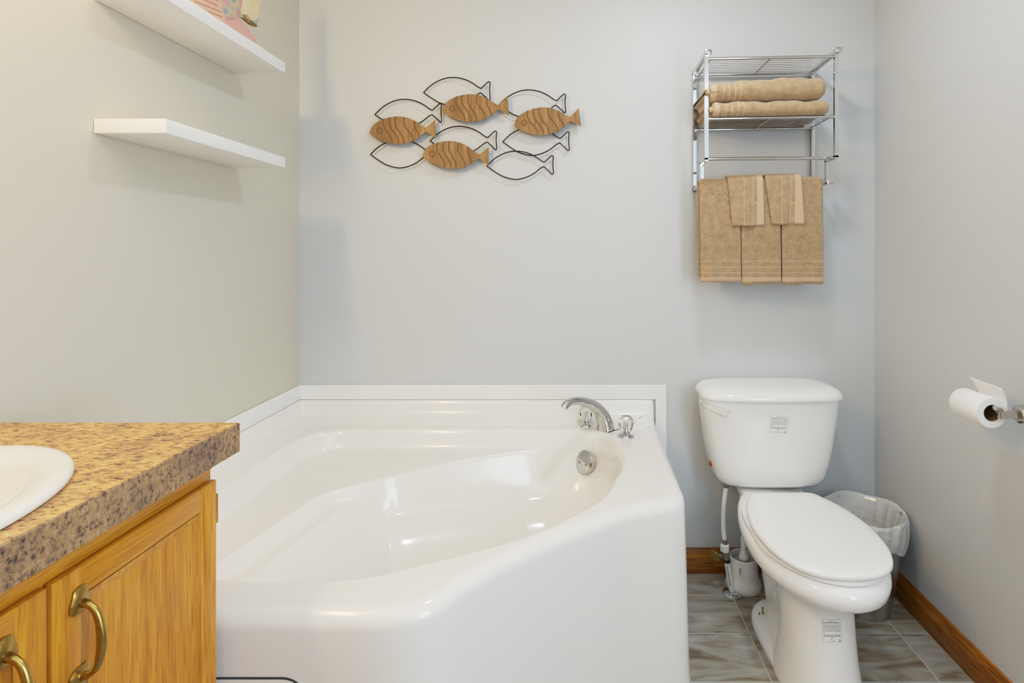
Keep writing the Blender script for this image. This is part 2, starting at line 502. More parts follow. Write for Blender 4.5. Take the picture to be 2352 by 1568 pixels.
mb = MB().box(0.10, 0.92, YF, YF + 0.035, 0.0, 2.03, 0.003)
for z0_, z1_ in ((0.18, 0.95), (1.10, 1.88)):
    for x0_, x1_ in ((0.20, 0.47), (0.55, 0.82)): mb.box(x0_, x1_, YF + 0.03, YF + 0.042, z0_, z1_, 0.01)
dr_ = struct('door_1', mb, M['doorwood'], 'stained oak door behind the camera', smooth=30)
# floor object coordinates must be world coordinates for the tile grid
fl = bpy.data.objects['floor']
for v in fl.data.vertices: v.co += fl.location
fl.location = (0, 0, 0)

def base_profile(h=0.094, t=0.015):
    return [(0, 0), (t, 0), (t, h * 0.46), (t - 0.0018, h * 0.49), (t, h * 0.52), (t, h * 0.80), (t - 0.004, h * 0.9), (t - 0.008, h), (0, h)]
pr = base_profile()
mb = MB(); mb.loft([[(x, D - d, z) for d, z in pr] for x in (0.372, XR)])
struct('baseboard_back', mb, M['base_x'], 'stained oak baseboard behind the toilet', smooth=30)
mb = MB(); mb.loft([[(XR - d, y, z) for d, z in pr] for y in (YF, D - 0.016)])
struct('baseboard_right', mb, M['base_y'], 'stained oak baseboard along the right wall', smooth=30)

# white strips framing the tub flange
TH0, TH1 = 0.672, 0.722
tx0, tx1 = 0.322, 0.364
mb = MB(); t_ = 0.009
mb.add([(XL + t_, D, TH0), (tx0, D, TH0), (tx1, D, TH1), (XL + t_, D, TH1),
        (XL + t_, D - t_, TH0), (tx0, D - t_, TH0), (tx1, D - t_, TH1), (XL + t_, D - t_, TH1)],
       [(0, 1, 2, 3), (7, 6, 5, 4), (0, 4, 5, 1), (1, 5, 6, 2), (2, 6, 7, 3), (3, 7, 4, 0)])
mb.tube([(XL + t_, D - t_ * 0.5, TH1 + 0.001), (tx1, D - t_ * 0.5, TH1 + 0.001)], 0.004, 8)
struct('trim_1', mb, M['trimwhite'], 'white strip along the back wall above the tub', smooth=30)
mb = MB(); mb.box(XL, XL + t_, 0.97, D, TH0, TH1, 0.001)
mb.tube([(XL + t_ * 0.5, 0.97, TH1 + 0.001), (XL + t_ * 0.5, D, TH1 + 0.001)], 0.004, 8)
struct('trim_2', mb, M['trimwhite'], 'white strip along the left wall above the tub', smooth=30)
mb = MB()
mb.add([(tx0, D, 0), (tx1, D, 0), (tx1, D, TH1 - 0.0006), (tx0, D, TH0 - 0.0006),
        (tx0, D - t_, 0), (tx1, D - t_, 0), (tx1, D - t_, TH1 - 0.0006), (tx0, D - t_, TH0 - 0.0006)],
       [(0, 1, 2, 3), (7, 6, 5, 4), (0, 4, 5, 1), (1, 5, 6, 2), (2, 6, 7, 3), (3, 7, 4, 0)])
struct('trim_3', mb, M['trimwhite'], 'white upright strip at the right end of the tub', smooth=30)

# ================================================================ BATHTUB
HD = 0.600     # deck
e = 0.003
curve = catmull([(0.313, 1.95), (0.309, 1.70), (0.305, 1.52), (0.300, 1.445), (0.276, 1.402), (0.215, 1.378), (0.150, 1.352),
                 (0.06, 1.293), (-0.026, 1.231), (-0.10, 1.168), (-0.16, 1.112), (-0.205, 1.058), (-0.238, 1.010),
                 (-0.278, 0.976), (-0.335, 0.961), (-0.42, 0.959)], n=10)
outline = [(XL + e, 0.959)]
for k in range(1, 40): outline.append((XL + e, 0.959 + (D - e - 0.959) * k / 40))
outline.append((XL + e, D - e))
for k in range(1, 40): outline.append((XL + e + (0.313 - XL - e) * k / 40, D - e))
outline.append((0.313, D - e))
outline += [tuple(p) for p in curve]
outline += [(-0.42 - (0.644 - e) * k / 20, 0.959) for k in range(1, 20)]
NO = 620
O = resample(np.array(outline), NO)
nx = np.roll(O, -1, 0) - np.roll(O, 1, 0)
nn = np.stack([nx[:, 1], -nx[:, 0]], 1); nn /= np.linalg.norm(nn, axis=1)[:, None]
ctr = np.array([-0.35, 1.47])
if ((O - ctr) * nn).sum() < 0: nn = -nn
onwall = (O[:, 0] < XL + 0.006) | (O[:, 1] > D - 0.006)
free = (~onwall).astype(float)
for _ in range(3): free = np.where(onwall, 0, (np.roll(free, 1) + free + np.roll(free, -1)) / 3)
RF = 0.032
Rr = catmull([(0.1156, 1.912), (0.155, 1.768), (0.1565, 1.645), (0.1255, 1.540), (0.080, 1.420), (-0.005, 1.315), (-0.1186, 1.2155), (-0.3216, 1.111),
              (-0.432, 1.068), (-0.55, 1.057), (-0.662, 1.0623), (-0.79, 1.085), (-0.885, 1.15), (-0.935, 1.26), (-0.952, 1.45),
              (-0.952, 1.72), (-0.935, 1.87), (-0.875, 1.947), (-0.74, 1.965), (-0.4, 1.965), (-0.1, 1.965), (0.04, 1.95)], True, 10)
Bb = catmull([(0.108, 1.905), (0.148, 1.768), (0.149, 1.645), (0.118, 1.545), (0.074, 1.428), (-0.01, 1.322), (-0.122, 1.2235), (-0.3216, 1.119),
              (-0.432, 1.077), (-0.55, 1.066), (-0.662, 1.071), (-0.775, 1.10), (-0.85, 1.18), (-0.876, 1.30), (-0.855, 1.40), (-0.806, 1.48), (-0.73, 1.575),
              (-0.59, 1.682), (-0.454, 1.787), (-0.32, 1.863), (-0.19, 1.915), (-0.08, 1.938), (0.03, 1.942)], True, 10)
Cc = catmull([(0.055, 1.72), (0.060, 1.62), (0.02, 1.50), (-0.06, 1.40), (-0.2, 1.31), (-0.4, 1.21), (-0.6, 1.18), (-0.70, 1.25), (-0.71, 1.40),
              (-0.66, 1.54), (-0.58, 1.635), (-0.53, 1.656), (-0.434, 1.709), (-0.307, 1.769), (-0.152, 1.832), (-0.06, 1.845), (0.015, 1.81)], True, 10)

def tub_h(P):
    x, y = P[:, 0], P[:, 1]
    dw = np.minimum(x - XL, D - y)
    dback = D - y
    led = np.interp(dw, [0, 0.009, 0.013, 0.017, 0.027, 0.033, 0.040, 0.062, 0.068, 0.095], [0.670, 0.670, 0.667, 0.657, 0.630, 0.621, 0.618, 0.613, 0.609, HD])
    h = np.maximum(HD, led)
    # the ledge on the back wall dies away towards the right end
    dR = signed_in(P, Rr); dB = signed_in(P, Bb); dC = signed_in(P, Cc)
    h1 = h - (0.062) * sstep((dR + 0.006) / 0.042)
    HC = np.interp(x, [-0.55, -0.15, 0.1], [0.43, 0.385, 0.38])
    t = np.clip(dB, 0, None) / (np.clip(dB, 0, None) + np.clip(-dC, 0, None) + 1e-6)
    tt = 1 - (1 - t) ** 1.7
    tt = 0.75 * tt + 0.25 * sstep(tt)
    h2 = np.where(dB > 0, h1 + (HC - h1) * tt, h1)
    bowl = HC - 0.05 * sstep(dC / 0.05) * 0.2 - 0.20 * sstep((dC - 0.01) / 0.26)
    h2 = np.where(dC > 0, bowl, h2)
    # sloped backrest on the left side
    a = np.array([-0.666, 1.629]); b = np.array([-0.750, 1.218]); d = (b - a) / np.linalg.norm(b - a)
    nrm = np.array([-d[1], d[0]])
    if nrm[0] < 0: nrm = -nrm
    s = (P - a) @ nrm
    prof = np.interp(s, [-0.35, -0.14, -0.060, -0.026, -0.018, 0.014, 0.022, 0.07, 0.30], [0.60, 0.550, 0.541, 0.512, 0.507, 0.503, 0.496, 0.445, 0.20])
    k = 0.008
    sm = k * np.log(np.exp(np.clip((h2 - 0.4) / k, -60, 60)) + np.exp(np.clip((prof - 0.4) / k, -60, 60))) + 0.4
    h3 = np.where(dB > 0, np.minimum(h1, sm), h1)
    return h3

# top surface: rings from the rounded edge inwards to the middle
inner = O - nn * (RF * free)[:, None]
NR = 175
rings = []
allP = []
ts = np.linspace(0, 1, NR + 1)[:-1]
for t in ts:
    allP.append(inner * (1 - t) + ctr * t)
allP = np.vstack(allP)
hh = tub_h(allP)
mb = MB()
V = np.column_stack([allP, hh])
faces = []
for i in range(NR - 1):
    for k in range(NO):
        k2 = (k + 1) % NO
        faces.append((i * NO + k, i * NO + k2, (i + 1) * NO + k2, (i + 1) * NO + k))
cz = tub_h(np.array([ctr]))[0]
Vl = V.tolist(); ci = len(Vl); Vl.append([ctr[0], ctr[1], float(cz)])
for k in range(NO): faces.append(((NR - 1) * NO + k, (NR - 1) * NO + (k + 1) % NO, ci))
# rounded edge and apron
rows = []
htop = hh[:NO]
for th in np.linspace(0.0, PI / 2, 9)[1:]:
    rr = RF * free
    rows.append(np.column_stack([O - nn * (rr * (1 - math.sin(th)))[:, None], htop - rr * (1 - math.cos(th))]))
fl_w = free * sstep((O[:, 0] + 0.55) / 0.30)
for z in (0.52, 0.44, 0.36, 0.28, 0.20, 0.13, 0.085, 0.055, 0.035, 0.018, 0.006, 0.0):
    fl_o = 0.016 * (1 - z / HD) + 0.022 * (max(0, 0.09 - z) / 0.09) ** 2
    rows.append(np.column_stack([O + nn * (fl_w * fl_o)[:, None], np.full(NO, z)]))
off = len(Vl); prev = 0
for r in rows:
    st = len(Vl); Vl.extend(r.tolist())
    for k in range(NO):
        k2 = (k + 1) % NO
        faces.append((prev + k2, prev + k, st + k, st + k2))
    prev = st
mb.add(Vl, faces)
tub = thing('bathtub', (-0.35, 1.5, 0.0), 'white corner garden tub with molded seat and deep basin under the fish wall art', 'bathtub')
link('tub_shell', mb, M['tub'], tub, smooth=60)

# access panel on the front of the apron
py_ = 0.9575
def rrect(x0, x1, z0, z1, r, n=8):
    L = []
    for cx, cz, a0 in ((x1 - r, z1 - r, 0), (x0 + r, z1 - r, 90), (x0 + r, z0 + r, 180), (x1 - r, z0 + r, 270)):
        for k in range(n + 1):
            a = math.radians(a0 + 90 * k / n); L.append((cx + r * math.cos(a), cz + r * math.sin(a)))
    return L
mb = MB()
L1 = rrect(-1.0, -0.470, 0.05, 0.490, 0.045)
mb.loft([[(x, py_ + 0.003, z) for x, z in L1], [(x, py_ - 0.001, z) for x, z in L1]], True, True, 1)
L2 = rrect(-0.998, -0.472, 0.052, 0.4875, 0.043)
mb.loft([[(x, py_ + 0.003, z) for x, z in L2], [(x, py_ - 0.002, z) for x, z in L2]], True, True, 0)
pn = link('access_panel', mb, [M['tub'], M['darkgap']], tub, smooth=30)
pn['label'] = 'access panel with dark seam'

# overflow plate on the right wall of the basin
def on_tub(x, y): return float(tub_h(np.array([[x, y]]))[0])
yy_ = np.linspace(1.45, 1.95, 600)
ray = np.array([at_y(1347, 1061, v) for v in yy_])
hit = np.argmax(tub_h(ray[:, :2]) >= ray[:, 2])
odir = Vector((-0.62, -0.68, 0.34)).normalized()
oc = Vector(ray[hit]) + odir * 0.007
def disc(prof, c, d, n=32, mi=0, mb=None):
    mb = mb or MB(); d = Vector(d).normalized()
    up = Vector((0, 0, 1)); xa = up.cross(d).normalized(); ya = d.cross(xa)
    loops = []
    for r, z in prof:
        loops.append([tuple(Vector(c) + d * z + xa * r * math.cos(2 * PI * k / n) + ya * r * math.sin(2 * PI * k / n)) for k in range(n)])
    mb.loft(loops, True, True, mi); return mb
op = link('overflow_plate', disc([(0.036, -0.05), (0.040, -0.004), (0.040, 0.005), (0.038, 0.009), (0.033, 0.011), (0.012, 0.0125), (0.002, 0.013)], oc, odir), M['chrome'], tub, smooth=30)
op['label'] = 'round chrome overflow plate'
xa = Vector((0, 0, 1)).cross(odir).normalized()
for s in (-1, 1):
    link('screw', disc([(0.0052, 0.008), (0.0052, 0.0138), (0.0035, 0.0148)], oc + xa * s * 0.015 - Vector((0, 0, 0.006)), odir, 12), M['brass'], op)

# faucet : spout and two crystal handles
fau = thing('bathtub_faucet', (0.115, 1.93, HD), 'chrome arched spout with two clear knobs on the right back tub deck', 'faucet')
fz = on_tub(0.115, 1.94)
A = at_y(1391, 986, 1.960)
cp = [((A[0], A[1], HD - 0.012), 0.0320), ((A[0], A[1], HD + 0.010), 0.0312), (at_y(1389, 968, 1.957), 0.0295), (at_y(1382, 950, 1.947), 0.0245), (at_y(1368, 934, 1.925), 0.0190), (at_y(1349, 924, 1.897), 0.0158),
      (at_y(1330, 920.5, 1.868), 0.0142), (at_y(1312, 922, 1.842), 0.0135), (at_y(1301, 928, 1.826), 0.0132), (at_y(1296, 937, 1.818), 0.0135)]
pp = catmull([c[0] for c in cp], n=8)
rad = np.interp(np.arange(len(pp)) / 8.0, range(len(cp)), [c[1] for c in cp])
mb = MB(); mb.tube(pp, rad, 28)
link('spout', mb, M['chrome'], fau, smooth=50)
for (px, pyy, yy) in ((1346, 977, 2.005), (1438, 1003, 1.885)):
    x = (px - CX) * yy / F; z0 = on_tub(x, yy) - 0.002
    mbb = MB().lathe([(0.0001, 0), (0.0265, 0), (0.0275, 0.003), (0.026, 0.006), (0.019, 0.010), (0.014, 0.013), (0.0125, 0.020), (0.0001, 0.020)], (x, yy, z0), 32)
    hb = link('handle', mbb, M['chrome'], fau, smooth=35)
    kn = MB()
    prof = [(0.0001, 0.017), (0.013, 0.017), (0.020, 0.024), (0.0285, 0.042), (0.0265, 0.056), (0.019, 0.069), (0.016, 0.072), (0.0001, 0.071)]
    kn.lathe(prof, (x, yy, z0), 10)
    kk = link('crystal_knob', kn, M['glass'], hb, smooth=0); kk['label'] = 'clear faceted knob'
    link('stem', MB().lathe([(0.0001, 0.0195), (0.006, 0.0195), (0.006, 0.052), (0.0001, 0.052)], (x, yy, z0), 14), M['chrome'], hb)

# ================================================================ SHELVES
for (z0, lab) in ((1.508, 'white floating shelf on left wall, lower one, empty'), (1.805, 'white floating shelf on left wall, upper one, holding the painted fish')):
    mb = MB().box(XL + 0.001, XL + 0.162, 1.198, 1.696, z0, z0 + 0.0325, 0.0018)
    tag(link('floating_shelf', mb, M['shelf'], smooth=30), lab, 'shelf', 'white floating shelves')

# painted fish figurine on the upper shelf
FX = -0.962
fg = thing('painted_fish_figurine', (FX, 1.46, 1.8375), 'pastel painted fish figurine with scales and pink fins on upper shelf', 'figurine')
def plate(poly, x, t, bev=0.003, mb=None, mi=0):
    mb = mb or MB(); n = len(poly)
    c = np.mean(np.array(poly), 0)
    ins = [(c[0] + (p[0] - c[0]) * 0.96, c[1] + (p[1] - c[1]) * 0.96) for p in poly]
    mb.loft([[(x - t / 2, y, z) for y, z in ins], [(x - t / 2 + bev, y, z) for y, z in poly], [(x + t / 2 - bev, y, z) for y, z in poly], [(x + t / 2, y, z) for y, z in ins]], True, True, mi)
    return mb
def fp(px, py, x=FX):
    y = x * F / (px - CX); return (y, H - (py - CY) * y / F)
body = catmull([fp(511, 43), fp(545, 40), fp(552, 10), (1.565, 1.99), (1.53, 2.05), (1.45, 2.09), (1.34, 2.09), (1.26, 2.05), (1.215, 1.99), (1.23, 1.93), (1.31, 1.89), (1.40, 1.876)], True, 6)
link('body', plate(body.tolist(), FX, 0.020), M['scales'], fg, smooth=50)
fin = [(1.40, 1.965), fp(503, 3, FX + 0.014), fp(511, 43, FX + 0.014), fp(512, 60, FX + 0.014), (1.475, 1.838), (1.40, 1.838), (1.33, 1.87), (1.31, 1.92)]
mb = plate(fin, FX + 0.016, 0.010, 0.002)
for (pa, pb_) in (((440, -14), (500, 13)), ((446, 2), (509, 28)), ((480, 27), (511, 39)), ((462, -20), (501, 2))):
    q0 = fp(*pa, FX + 0.0215); q1 = fp(*pb_, FX + 0.0215)
    mb.tube([(FX + 0.0215, *q0), (FX + 0.0215, *q1)], 0.0009, 6, mi=1)
o = link('pectoral_fin', mb, [M['finpeach'], M['finline']], fg, smooth=30); o['label'] = 'peach striped fin'
vf = [fp(511, 40), fp(545, 38), fp(568, 67), fp(586, 92), fp(575, 97), (1.53, 1.838), (1.475, 1.838)]
o = link('ventral_fin', plate(vf, FX, 0.012, 0.002), M['finpink'], fg, smooth=30); o['label'] = 'pink lower fin'
tl = catmull([fp(546, 30), fp(558, 34), fp(566, 44), fp(574, 48), fp(585, 40), fp(588, 10), (1.66, 2.03), (1.61, 2.05), (1.57, 2.0)], True, 4).tolist()
mb = plate(tl, FX + 0.003, 0.018, 0.004)
tf = link('tail_fin', mb, M['tailcream'], fg, smooth=50); tf['label'] = 'cream tail with teal edge'
te = [fp(574, 47), fp(590, 58), fp(592, 40), fp(594, 0), (1.675, 2.03), (1.655, 2.03), fp(586, 0), fp(583, 38)]
link('tail_edge', plate(te, FX - 0.003, 0.012, 0.002), M['tailteal'], tf)
bt = [fp(548, 39), fp(558, 41), fp(566, 47), fp(571, 51), fp(583, 54), fp(592, 61), fp(587, 62), fp(575, 57), fp(565, 49), fp(557, 42)]
link('bare_wood_edge', plate(bt, FX - 0.001, 0.006, 0.001), M['tailbrown'], tf)

# ================================================================ FISH WALL ART
AY = D - 0.022
def art(zx, zy, y=AY):
    px = 820 + zx / 4.2; py = 150 + zy / 4.2
    return at_y(px, py, y)
ar = thing('fish_wall_art', (at_y(1095, 295, D)[0], D, at_y(1095, 415, D)[2]), 'wall art of a school of fish, wooden ones among wire outlines, above the tub', 'wall art')
wt = [(0, 0), (80, -75), (180, -128), (278, -146), (380, -133), (462, -98), (520, -58), (546, -43), (562, -47), (617, -98), (632, -104), (641, -92), (637, -20),
      (643, 58), (637, 72), (624, 70), (562, 10), (547, 4), (520, 18), (440, 78), (350, 116), (262, 126), (150, 96), (60, 42)]
noses = [(173, 475), (642, 263), (1370, 384), (705, 730), (130, 860), (1405, 738), (1252, 972)]
SK = [(0, 2), (0, 0), (0, 2), (0, -9), (0, -6), (0, -9), (0, -3)]
for (nx0, ny0), (kx, ky) in zip(noses, SK):
    seg1 = catmull(wt[0:8], n=7); seg2 = catmull(wt[7:18], n=4); seg3 = catmull(wt[17:] + [wt[0]], n=7)
    pts = np.vstack([seg1[:-1], seg2[:-1], seg3[:-1]])
    P = [art(nx0 + p[0] + kx * p[0] / 640, ny0 + p[1] - ky * p[0] / 640 * 1.0, AY + 0.004) for p in pts]
    link('wire_fish', MB().tube(P, 0.0024, 8, closed=True), M['wire'], ar)
ww = [(0, 0), (28, -62), (90, -108), (170, -136), (268, -148), (360, -135), (440, -98), (500, -55), (540, -30), (556, -35), (636, -104), (638, -20), (642, 72), (556, 14), (538, 14),
      (500, 42), (440, 82), (360, 112), (268, 120), (170, 106), (90, 72), (30, 34)]
for (nx0, ny0, tilt) in ((122, 650, 2.0), (822, 437, 2.4), (1517, 580, 5.6), (632, 868, -2.2)):
    c, s = math.cos(math.radians(tilt)), math.sin(math.radians(tilt))
    def tr(p, y=AY):
        return art(nx0 + p[0] * c + p[1] * s, ny0 - p[0] * s + p[1] * c, y)
    top = catmull(ww[0:9], n=5); tail = np.array(ww[8:15], float); bot = catmull(ww[14:] + [ww[0]], n=5)
    ol = np.vstack([top[:-1], tail[:-1], bot[:-1]])
    mb = MB(); yF = AY - 0.012
    ctrp = ol.mean(0)
    ins = ctrp + (ol - ctrp) * 0.985
    mb.loft([[tr(p, AY) for p in ol], [tr(p, yF + 0.003) for p in ol], [tr(p, yF) for p in ins]], True, True, 0)
    for k, (gx, gt, gb) in enumerate(((150, -132, 106), (210, -142, 116), (265, -147, 118), (352, -136, 104), (435, -98, 66))):
        L = []
        for j in range(25):
            t = j / 24; yy = gt + (gb - gt) * t
            xx = gx + 34 * (sstep(np.array(t)) * 2 - 0.4) + 13 * math.sin(t * 2 * PI + 2.6)
            if k == 4: xx = gx + 24 * t * 1.4 + 10 * math.sin(t * 2 * PI + 2.6)
            L.append(tr((xx, yy), yF + 0.0002))
        mb.tube(L, 0.0024, 6, mi=1)
    ring = [tr((97 + 26 * math.cos(a), -18 + 26 * math.sin(a)), yF + 0.0002) for a in np.linspace(0, 2 * PI, 28)[:-1]]
    mb.tube(ring, 0.0021, 6, closed=True, mi=1)
    # two short pegs back to the wall
    for pxx in (170, 400):
        q = tr((pxx, -10), AY); mb.tube([(q[0], AY, q[2]), (q[0], D - 0.0005, q[2])], 0.004, 8, mi=1)
    link('wooden_fish', mb, [M['fishwood'], M['fishgroove']], ar, smooth=35)

# ================================================================ TOWEL RACK
XA, XB = 0.473, 0.932
DF, DS = 0.192, 0.124
TILT = math.radians(1.05)
rk = thing('towel_rack', (XA, D, 1.49), 'chrome wall towel rack with two wire shelves above the toilet', 'towel rack')
def tz(x): return (x - XA) * math.tan(TILT)
W = 0.0135
def RP(x, d, z): return (x, D - d, z + tz(x))
for x, sg in ((XA, 1), (XB, -1)):
    mb = MB()
    mb.bar(RP(x, 0.0075, 1.478), RP(x, 0.0075, 1.936), W)                    # wall post
    mb.bar(RP(x, 0.001, 1.935), RP(x, DF + 0.012, 1.943), W, W * 1.25)       # top arm
    mb.bar(RP(x, DF, 1.568), RP(x, DF, 1.938), W)                            # front post
    mb.bar(RP(x, DF + W / 2, 1.570), RP(x, DS - W / 2, 1.570), W)            # step back
    mb.bar(RP(x, DS, 1.490), RP(x, DS, 1.570), W)                            # lower post
    mb.bar(RP(x, DS + 0.012, 1.489), RP(x, 0.001, 1.485), W)                 # bottom arm
    link('side_frame', mb, M['chrome'], rk, smooth=30)
    link('end_cap', MB().box(*[v for v in (x - 0.008, x + 0.016, D - DF - 0.018, D - DF - 0.010, 1.936 + tz(x), 1.954 + tz(x))], 0.002), M['chrome'], rk)
    link('end_cap', MB().box(x - 0.008, x + 0.016, D - DS - 0.018, D - DS - 0.010, 1.482 + tz(x), 1.497 + tz(x), 0.002), M['chrome'], rk)
    for zz in (1.915, 1.715, 1.60):
        q = RP(x + sg * 0.0085, 0.0085, zz)
        link('screw', MB().lathe([(0.0001, -0.004), (0.004, -0.003), (0.004, 0.002), (0.002, 0.004), (0.0001, 0.004)], q, 12, 'x'), M['chrome'], rk)
for zz in (1.926, 1.714):
    mb = MB()
    for d in (DF, 0.018):
        mb.tube([RP(XA, d, zz), RP(XB, d, zz)], 0.0058, 14)
    for k in range(1, 9):
        d = 0.018 + (DF - 0.018) * k / 9
        mb.tube([RP(XA + 0.012, d, zz + 0.003), RP(XB - 0.012, d, zz + 0.003)], 0.0017, 6)
    for x in (XA + 0.016, (XA + XB) / 2, XB - 0.016):
        mb.tube([RP(x, DF, zz - 0.001), RP(x, 0.018, zz - 0.001)], 0.0026, 8)
    link('wire_shelf', mb, M['chrome'], rk)
link('hanging_bar', MB().tube([RP(XA, DF, 1.572), RP(XB, DF - 0.03, 1.572)], 0.0062, 14), M['chrome'], rk)
link('hanging_bar', MB().tube([RP(XA, DS, 1.492), RP(XB, DS, 1.492)], 0.006, 14), M['chrome'], rk)

def hanging(name, x0, x1, zt, zf, zb, r, th, mat, label, cat, group, skew=0.0, seed=0, fold=0.0, flare=0.0, tiltbot=0.0):
    """cloth folded over the towel bar: front panel to zf, back panel to zb, r = inside radius at the bar"""
    rs = np.random.RandomState(seed)
    ph = rs.rand(6) * 6.28
    NX = 44; NS = 70
    loops = []
    yb = D - DS; zbar = zt - r - th
    s_f = zbar - zf; s_b = zbar - zb
    prof = []
    for t in np.linspace(0, 1, NS // 2): prof.append((0, zb + s_b * t))           # back, upwards
    for a in np.linspace(0, PI, 14)[1:-1]: prof.append((1, a))
    for t in np.linspace(0, 1, NS // 2): prof.append((2, zbar - s_f * t))
    for i in range(NX + 1):
        u = i / NX; x = x0 + (x1 - x0) * u
        ring_o = []; ring_i = []
        edge = min(u, 1 - u) * (x1 - x0)
        round_ = 1 - math.sqrt(max(0, 1 - (1 - min(1, edge / (th * 0.75))) ** 2))
        t2 = th * (1 - 0.8 * round_)
        for kind, q in prof:
            if kind == 0: dy, z = (r + th / 2), q
            elif kind == 1: dy, z = (r + th / 2) * math.cos(q), zbar + (r + th / 2) * math.sin(q)
            else: dy, z = -(r + th / 2), q
            hang = max(0, (zbar - z)) / max(0.05, zbar - zf)
            sx = skew * hang + flare * (u - 0.5) * hang
            wav = hang * (0.0042 * math.sin(u * 5.2 + ph[0] + z * 7) + 0.0022 * math.sin(u * 13 + ph[1] - z * 9))
            fo = -fold * hang * math.exp(-((u - 0.22) / 0.10) ** 2)
            # normal of the path
            if kind == 0: ny, nz = 1, 0
            elif kind == 1: ny, nz = math.cos(q), math.sin(q)
            else: ny, nz = -1, 0
            zz = z + (tiltbot * (u - 0.5) * (1 if kind == 2 else 0.4)) * hang + tz(x) + 0.0012 * math.sin(u * 9 + ph[2]) * hang
            wy = wav if kind != 0 else 0.3 * wav
            ring_o.append((x + sx, yb + dy + ny * t2 / 2 + wy + (fo if kind == 2 else 0), zz + nz * t2 / 2))
            ring_i.append((x + sx, yb + dy - ny * t2 / 2 + wy + (fo if kind == 2 else 0), zz - nz * t2 / 2))
        # rounded hem ends
        hem0 = [( (ring_o[0][0]), (ring_o[0][1] + ring_i[0][1]) / 2, ring_o[0][2] - t2 * 0.4)]
        hem1 = [( (ring_o[-1][0]), (ring_o[-1][1] + ring_i[-1][1]) / 2, ring_o[-1][2] - t2 * 0.4)]
        loops.append(ring_o + hem1 + ring_i[::-1] + hem0)
    mb = MB(); mb.loft(loops, True, True)
    o = link(name, mb, mat, origin=((x0 + x1) / 2, yb, zt), smooth=75)
    return tag(o, label, cat, group)

hs = [(-0.302, 0.0012), (-0.323, 0.0012), (-0.344, 0.0012)]
mat_hand = terry('hand_towel_terry', 2, hs, (-0.375, -0.360))
zt = 1.512
hanging('hand_towel', 0.461, 0.606, zt, 1.138, 1.155, 0.007, 0.013, mat_hand, 'tan hand towel hanging on rack, leftmost of the three long ones', 'towel', 'tan hand towels on the rack', 0.006, 1, 0.012, 0.004)
hanging('hand_towel', 0.6085, 0.7545, zt, 1.127, 1.15, 0.007, 0.013, mat_hand, 'tan hand towel hanging on rack between the two other long ones', 'towel', 'tan hand towels on the rack', 0.006, 2, 0.0, -0.004, 0.008)
hanging('hand_towel', 0.757, 0.910, zt, 1.124, 1.145, 0.007, 0.013, mat_hand, 'tan hand towel hanging on rack, rightmost of the three long ones', 'towel', 'tan hand towels on the rack', 0.004, 3, 0.004, -0.004)
def wash_mat(nm, w): return terry(nm, 0, [(-0.006, 0.0011), (0.026, 0.0011)], (w / 2 - 0.026, w / 2 + 0.02), base=(0.395, 0.268, 0.15))
wm = wash_mat('washcloth_terry', 0.135)
hanging('washcloth', 0.561, 0.690, zt + 0.012, 1.338, 1.335, 0.0215, 0.008, wm, 'small tan washcloth over the long towels, left one of the pair', 'washcloth', 'tan washcloths on the rack', 0.010, 4, 0, -0.012)
hanging('washcloth', 0.697, 0.828, zt + 0.012, 1.341, 1.338, 0.0215, 0.008, wm, 'small tan washcloth over the long towels, right one of the pair', 'washcloth', 'tan washcloths on the rack', 0.016, 5, 0, -0.012)

def folded(x0, x1, y0, y1, z0, z1, mat, label, seed, droop=0.0):
    """bath towel folded into a pad: a thick outer layer wrapped round inner layers, fold to the front"""
    rs = np.random.RandomState(seed); ph = rs.rand(8) * 6.28
    root_o = ((x0 + x1) / 2, (y0 + y1) / 2, z0)
    mb = MB()
    th = 0.0155
    NX = 60
    for layer in range(2):
        inset = layer * (th + 0.0008)
        a0, a1 = y0 + inset, y1 - layer * 0.004
        b0, b1 = z0 + inset, z1 - inset
        if b1 - b0 < 0.012: break
        R = (b1 - b0) / 2; zc = (b0 + b1) / 2
        xs = np.linspace(x0 + (0.012 if layer == 0 else -0.004), x1 - inset, NX)
        loops = []
        for i, x in enumerate(xs):
            u = (x - x0) / (x1 - x0)
            endr = max(0.0, 1 - (x1 - inset - x) / (R * 1.0)); k = math.sqrt(max(0.0, 1 - endr ** 2)) * 0.94 + 0.06
            endl = max(0.0, 1 - (x - xs[0]) / 0.006); kl = 1 - 0.16 * endl ** 2
            Rk = R * k * kl
            outp = []
            for t in np.linspace(0, 1, 16): outp.append((a1 + (a0 + R - a1) * t, zc - Rk, 0, -1))
            for a in np.linspace(-PI / 2, -3 * PI / 2, 18)[1:-1]: outp.append((a0 + R + Rk * math.cos(a), zc + Rk * math.sin(a), math.cos(a), math.sin(a)))
            for t in np.linspace(0, 1, 16): outp.append((a0 + R + (a1 - a0 - R) * t, zc + Rk, 0, 1))
            lo = []; li = []
            tk = min(th, Rk * 0.98)
            for (y, z, ny, nz) in outp:
                bmp = 0.0022 * math.sin(x * 42 + ph[0] + y * 20) * (1 if nz > -0.2 else 0) + 0.0014 * math.sin(x * 90 + ph[1])
                sag = -droop * (1 - u) * (1 if nz >= 0 else 0.0) * sstep(np.array((0.9 - u)))
                zz = z + bmp * max(0, nz) + float(sag) + tz(x)
                lo.append((x, y + ny * bmp, zz)); li.append((x, y - ny * tk, zz - nz * tk))
            loops.append(lo + li[::-1])
        mb.loft(loops, True, True)
    o = link('bath_towel', mb, mat, origin=root_o, smooth=70)
    return tag(o, label, 'towel', 'folded bath towels on the rack')
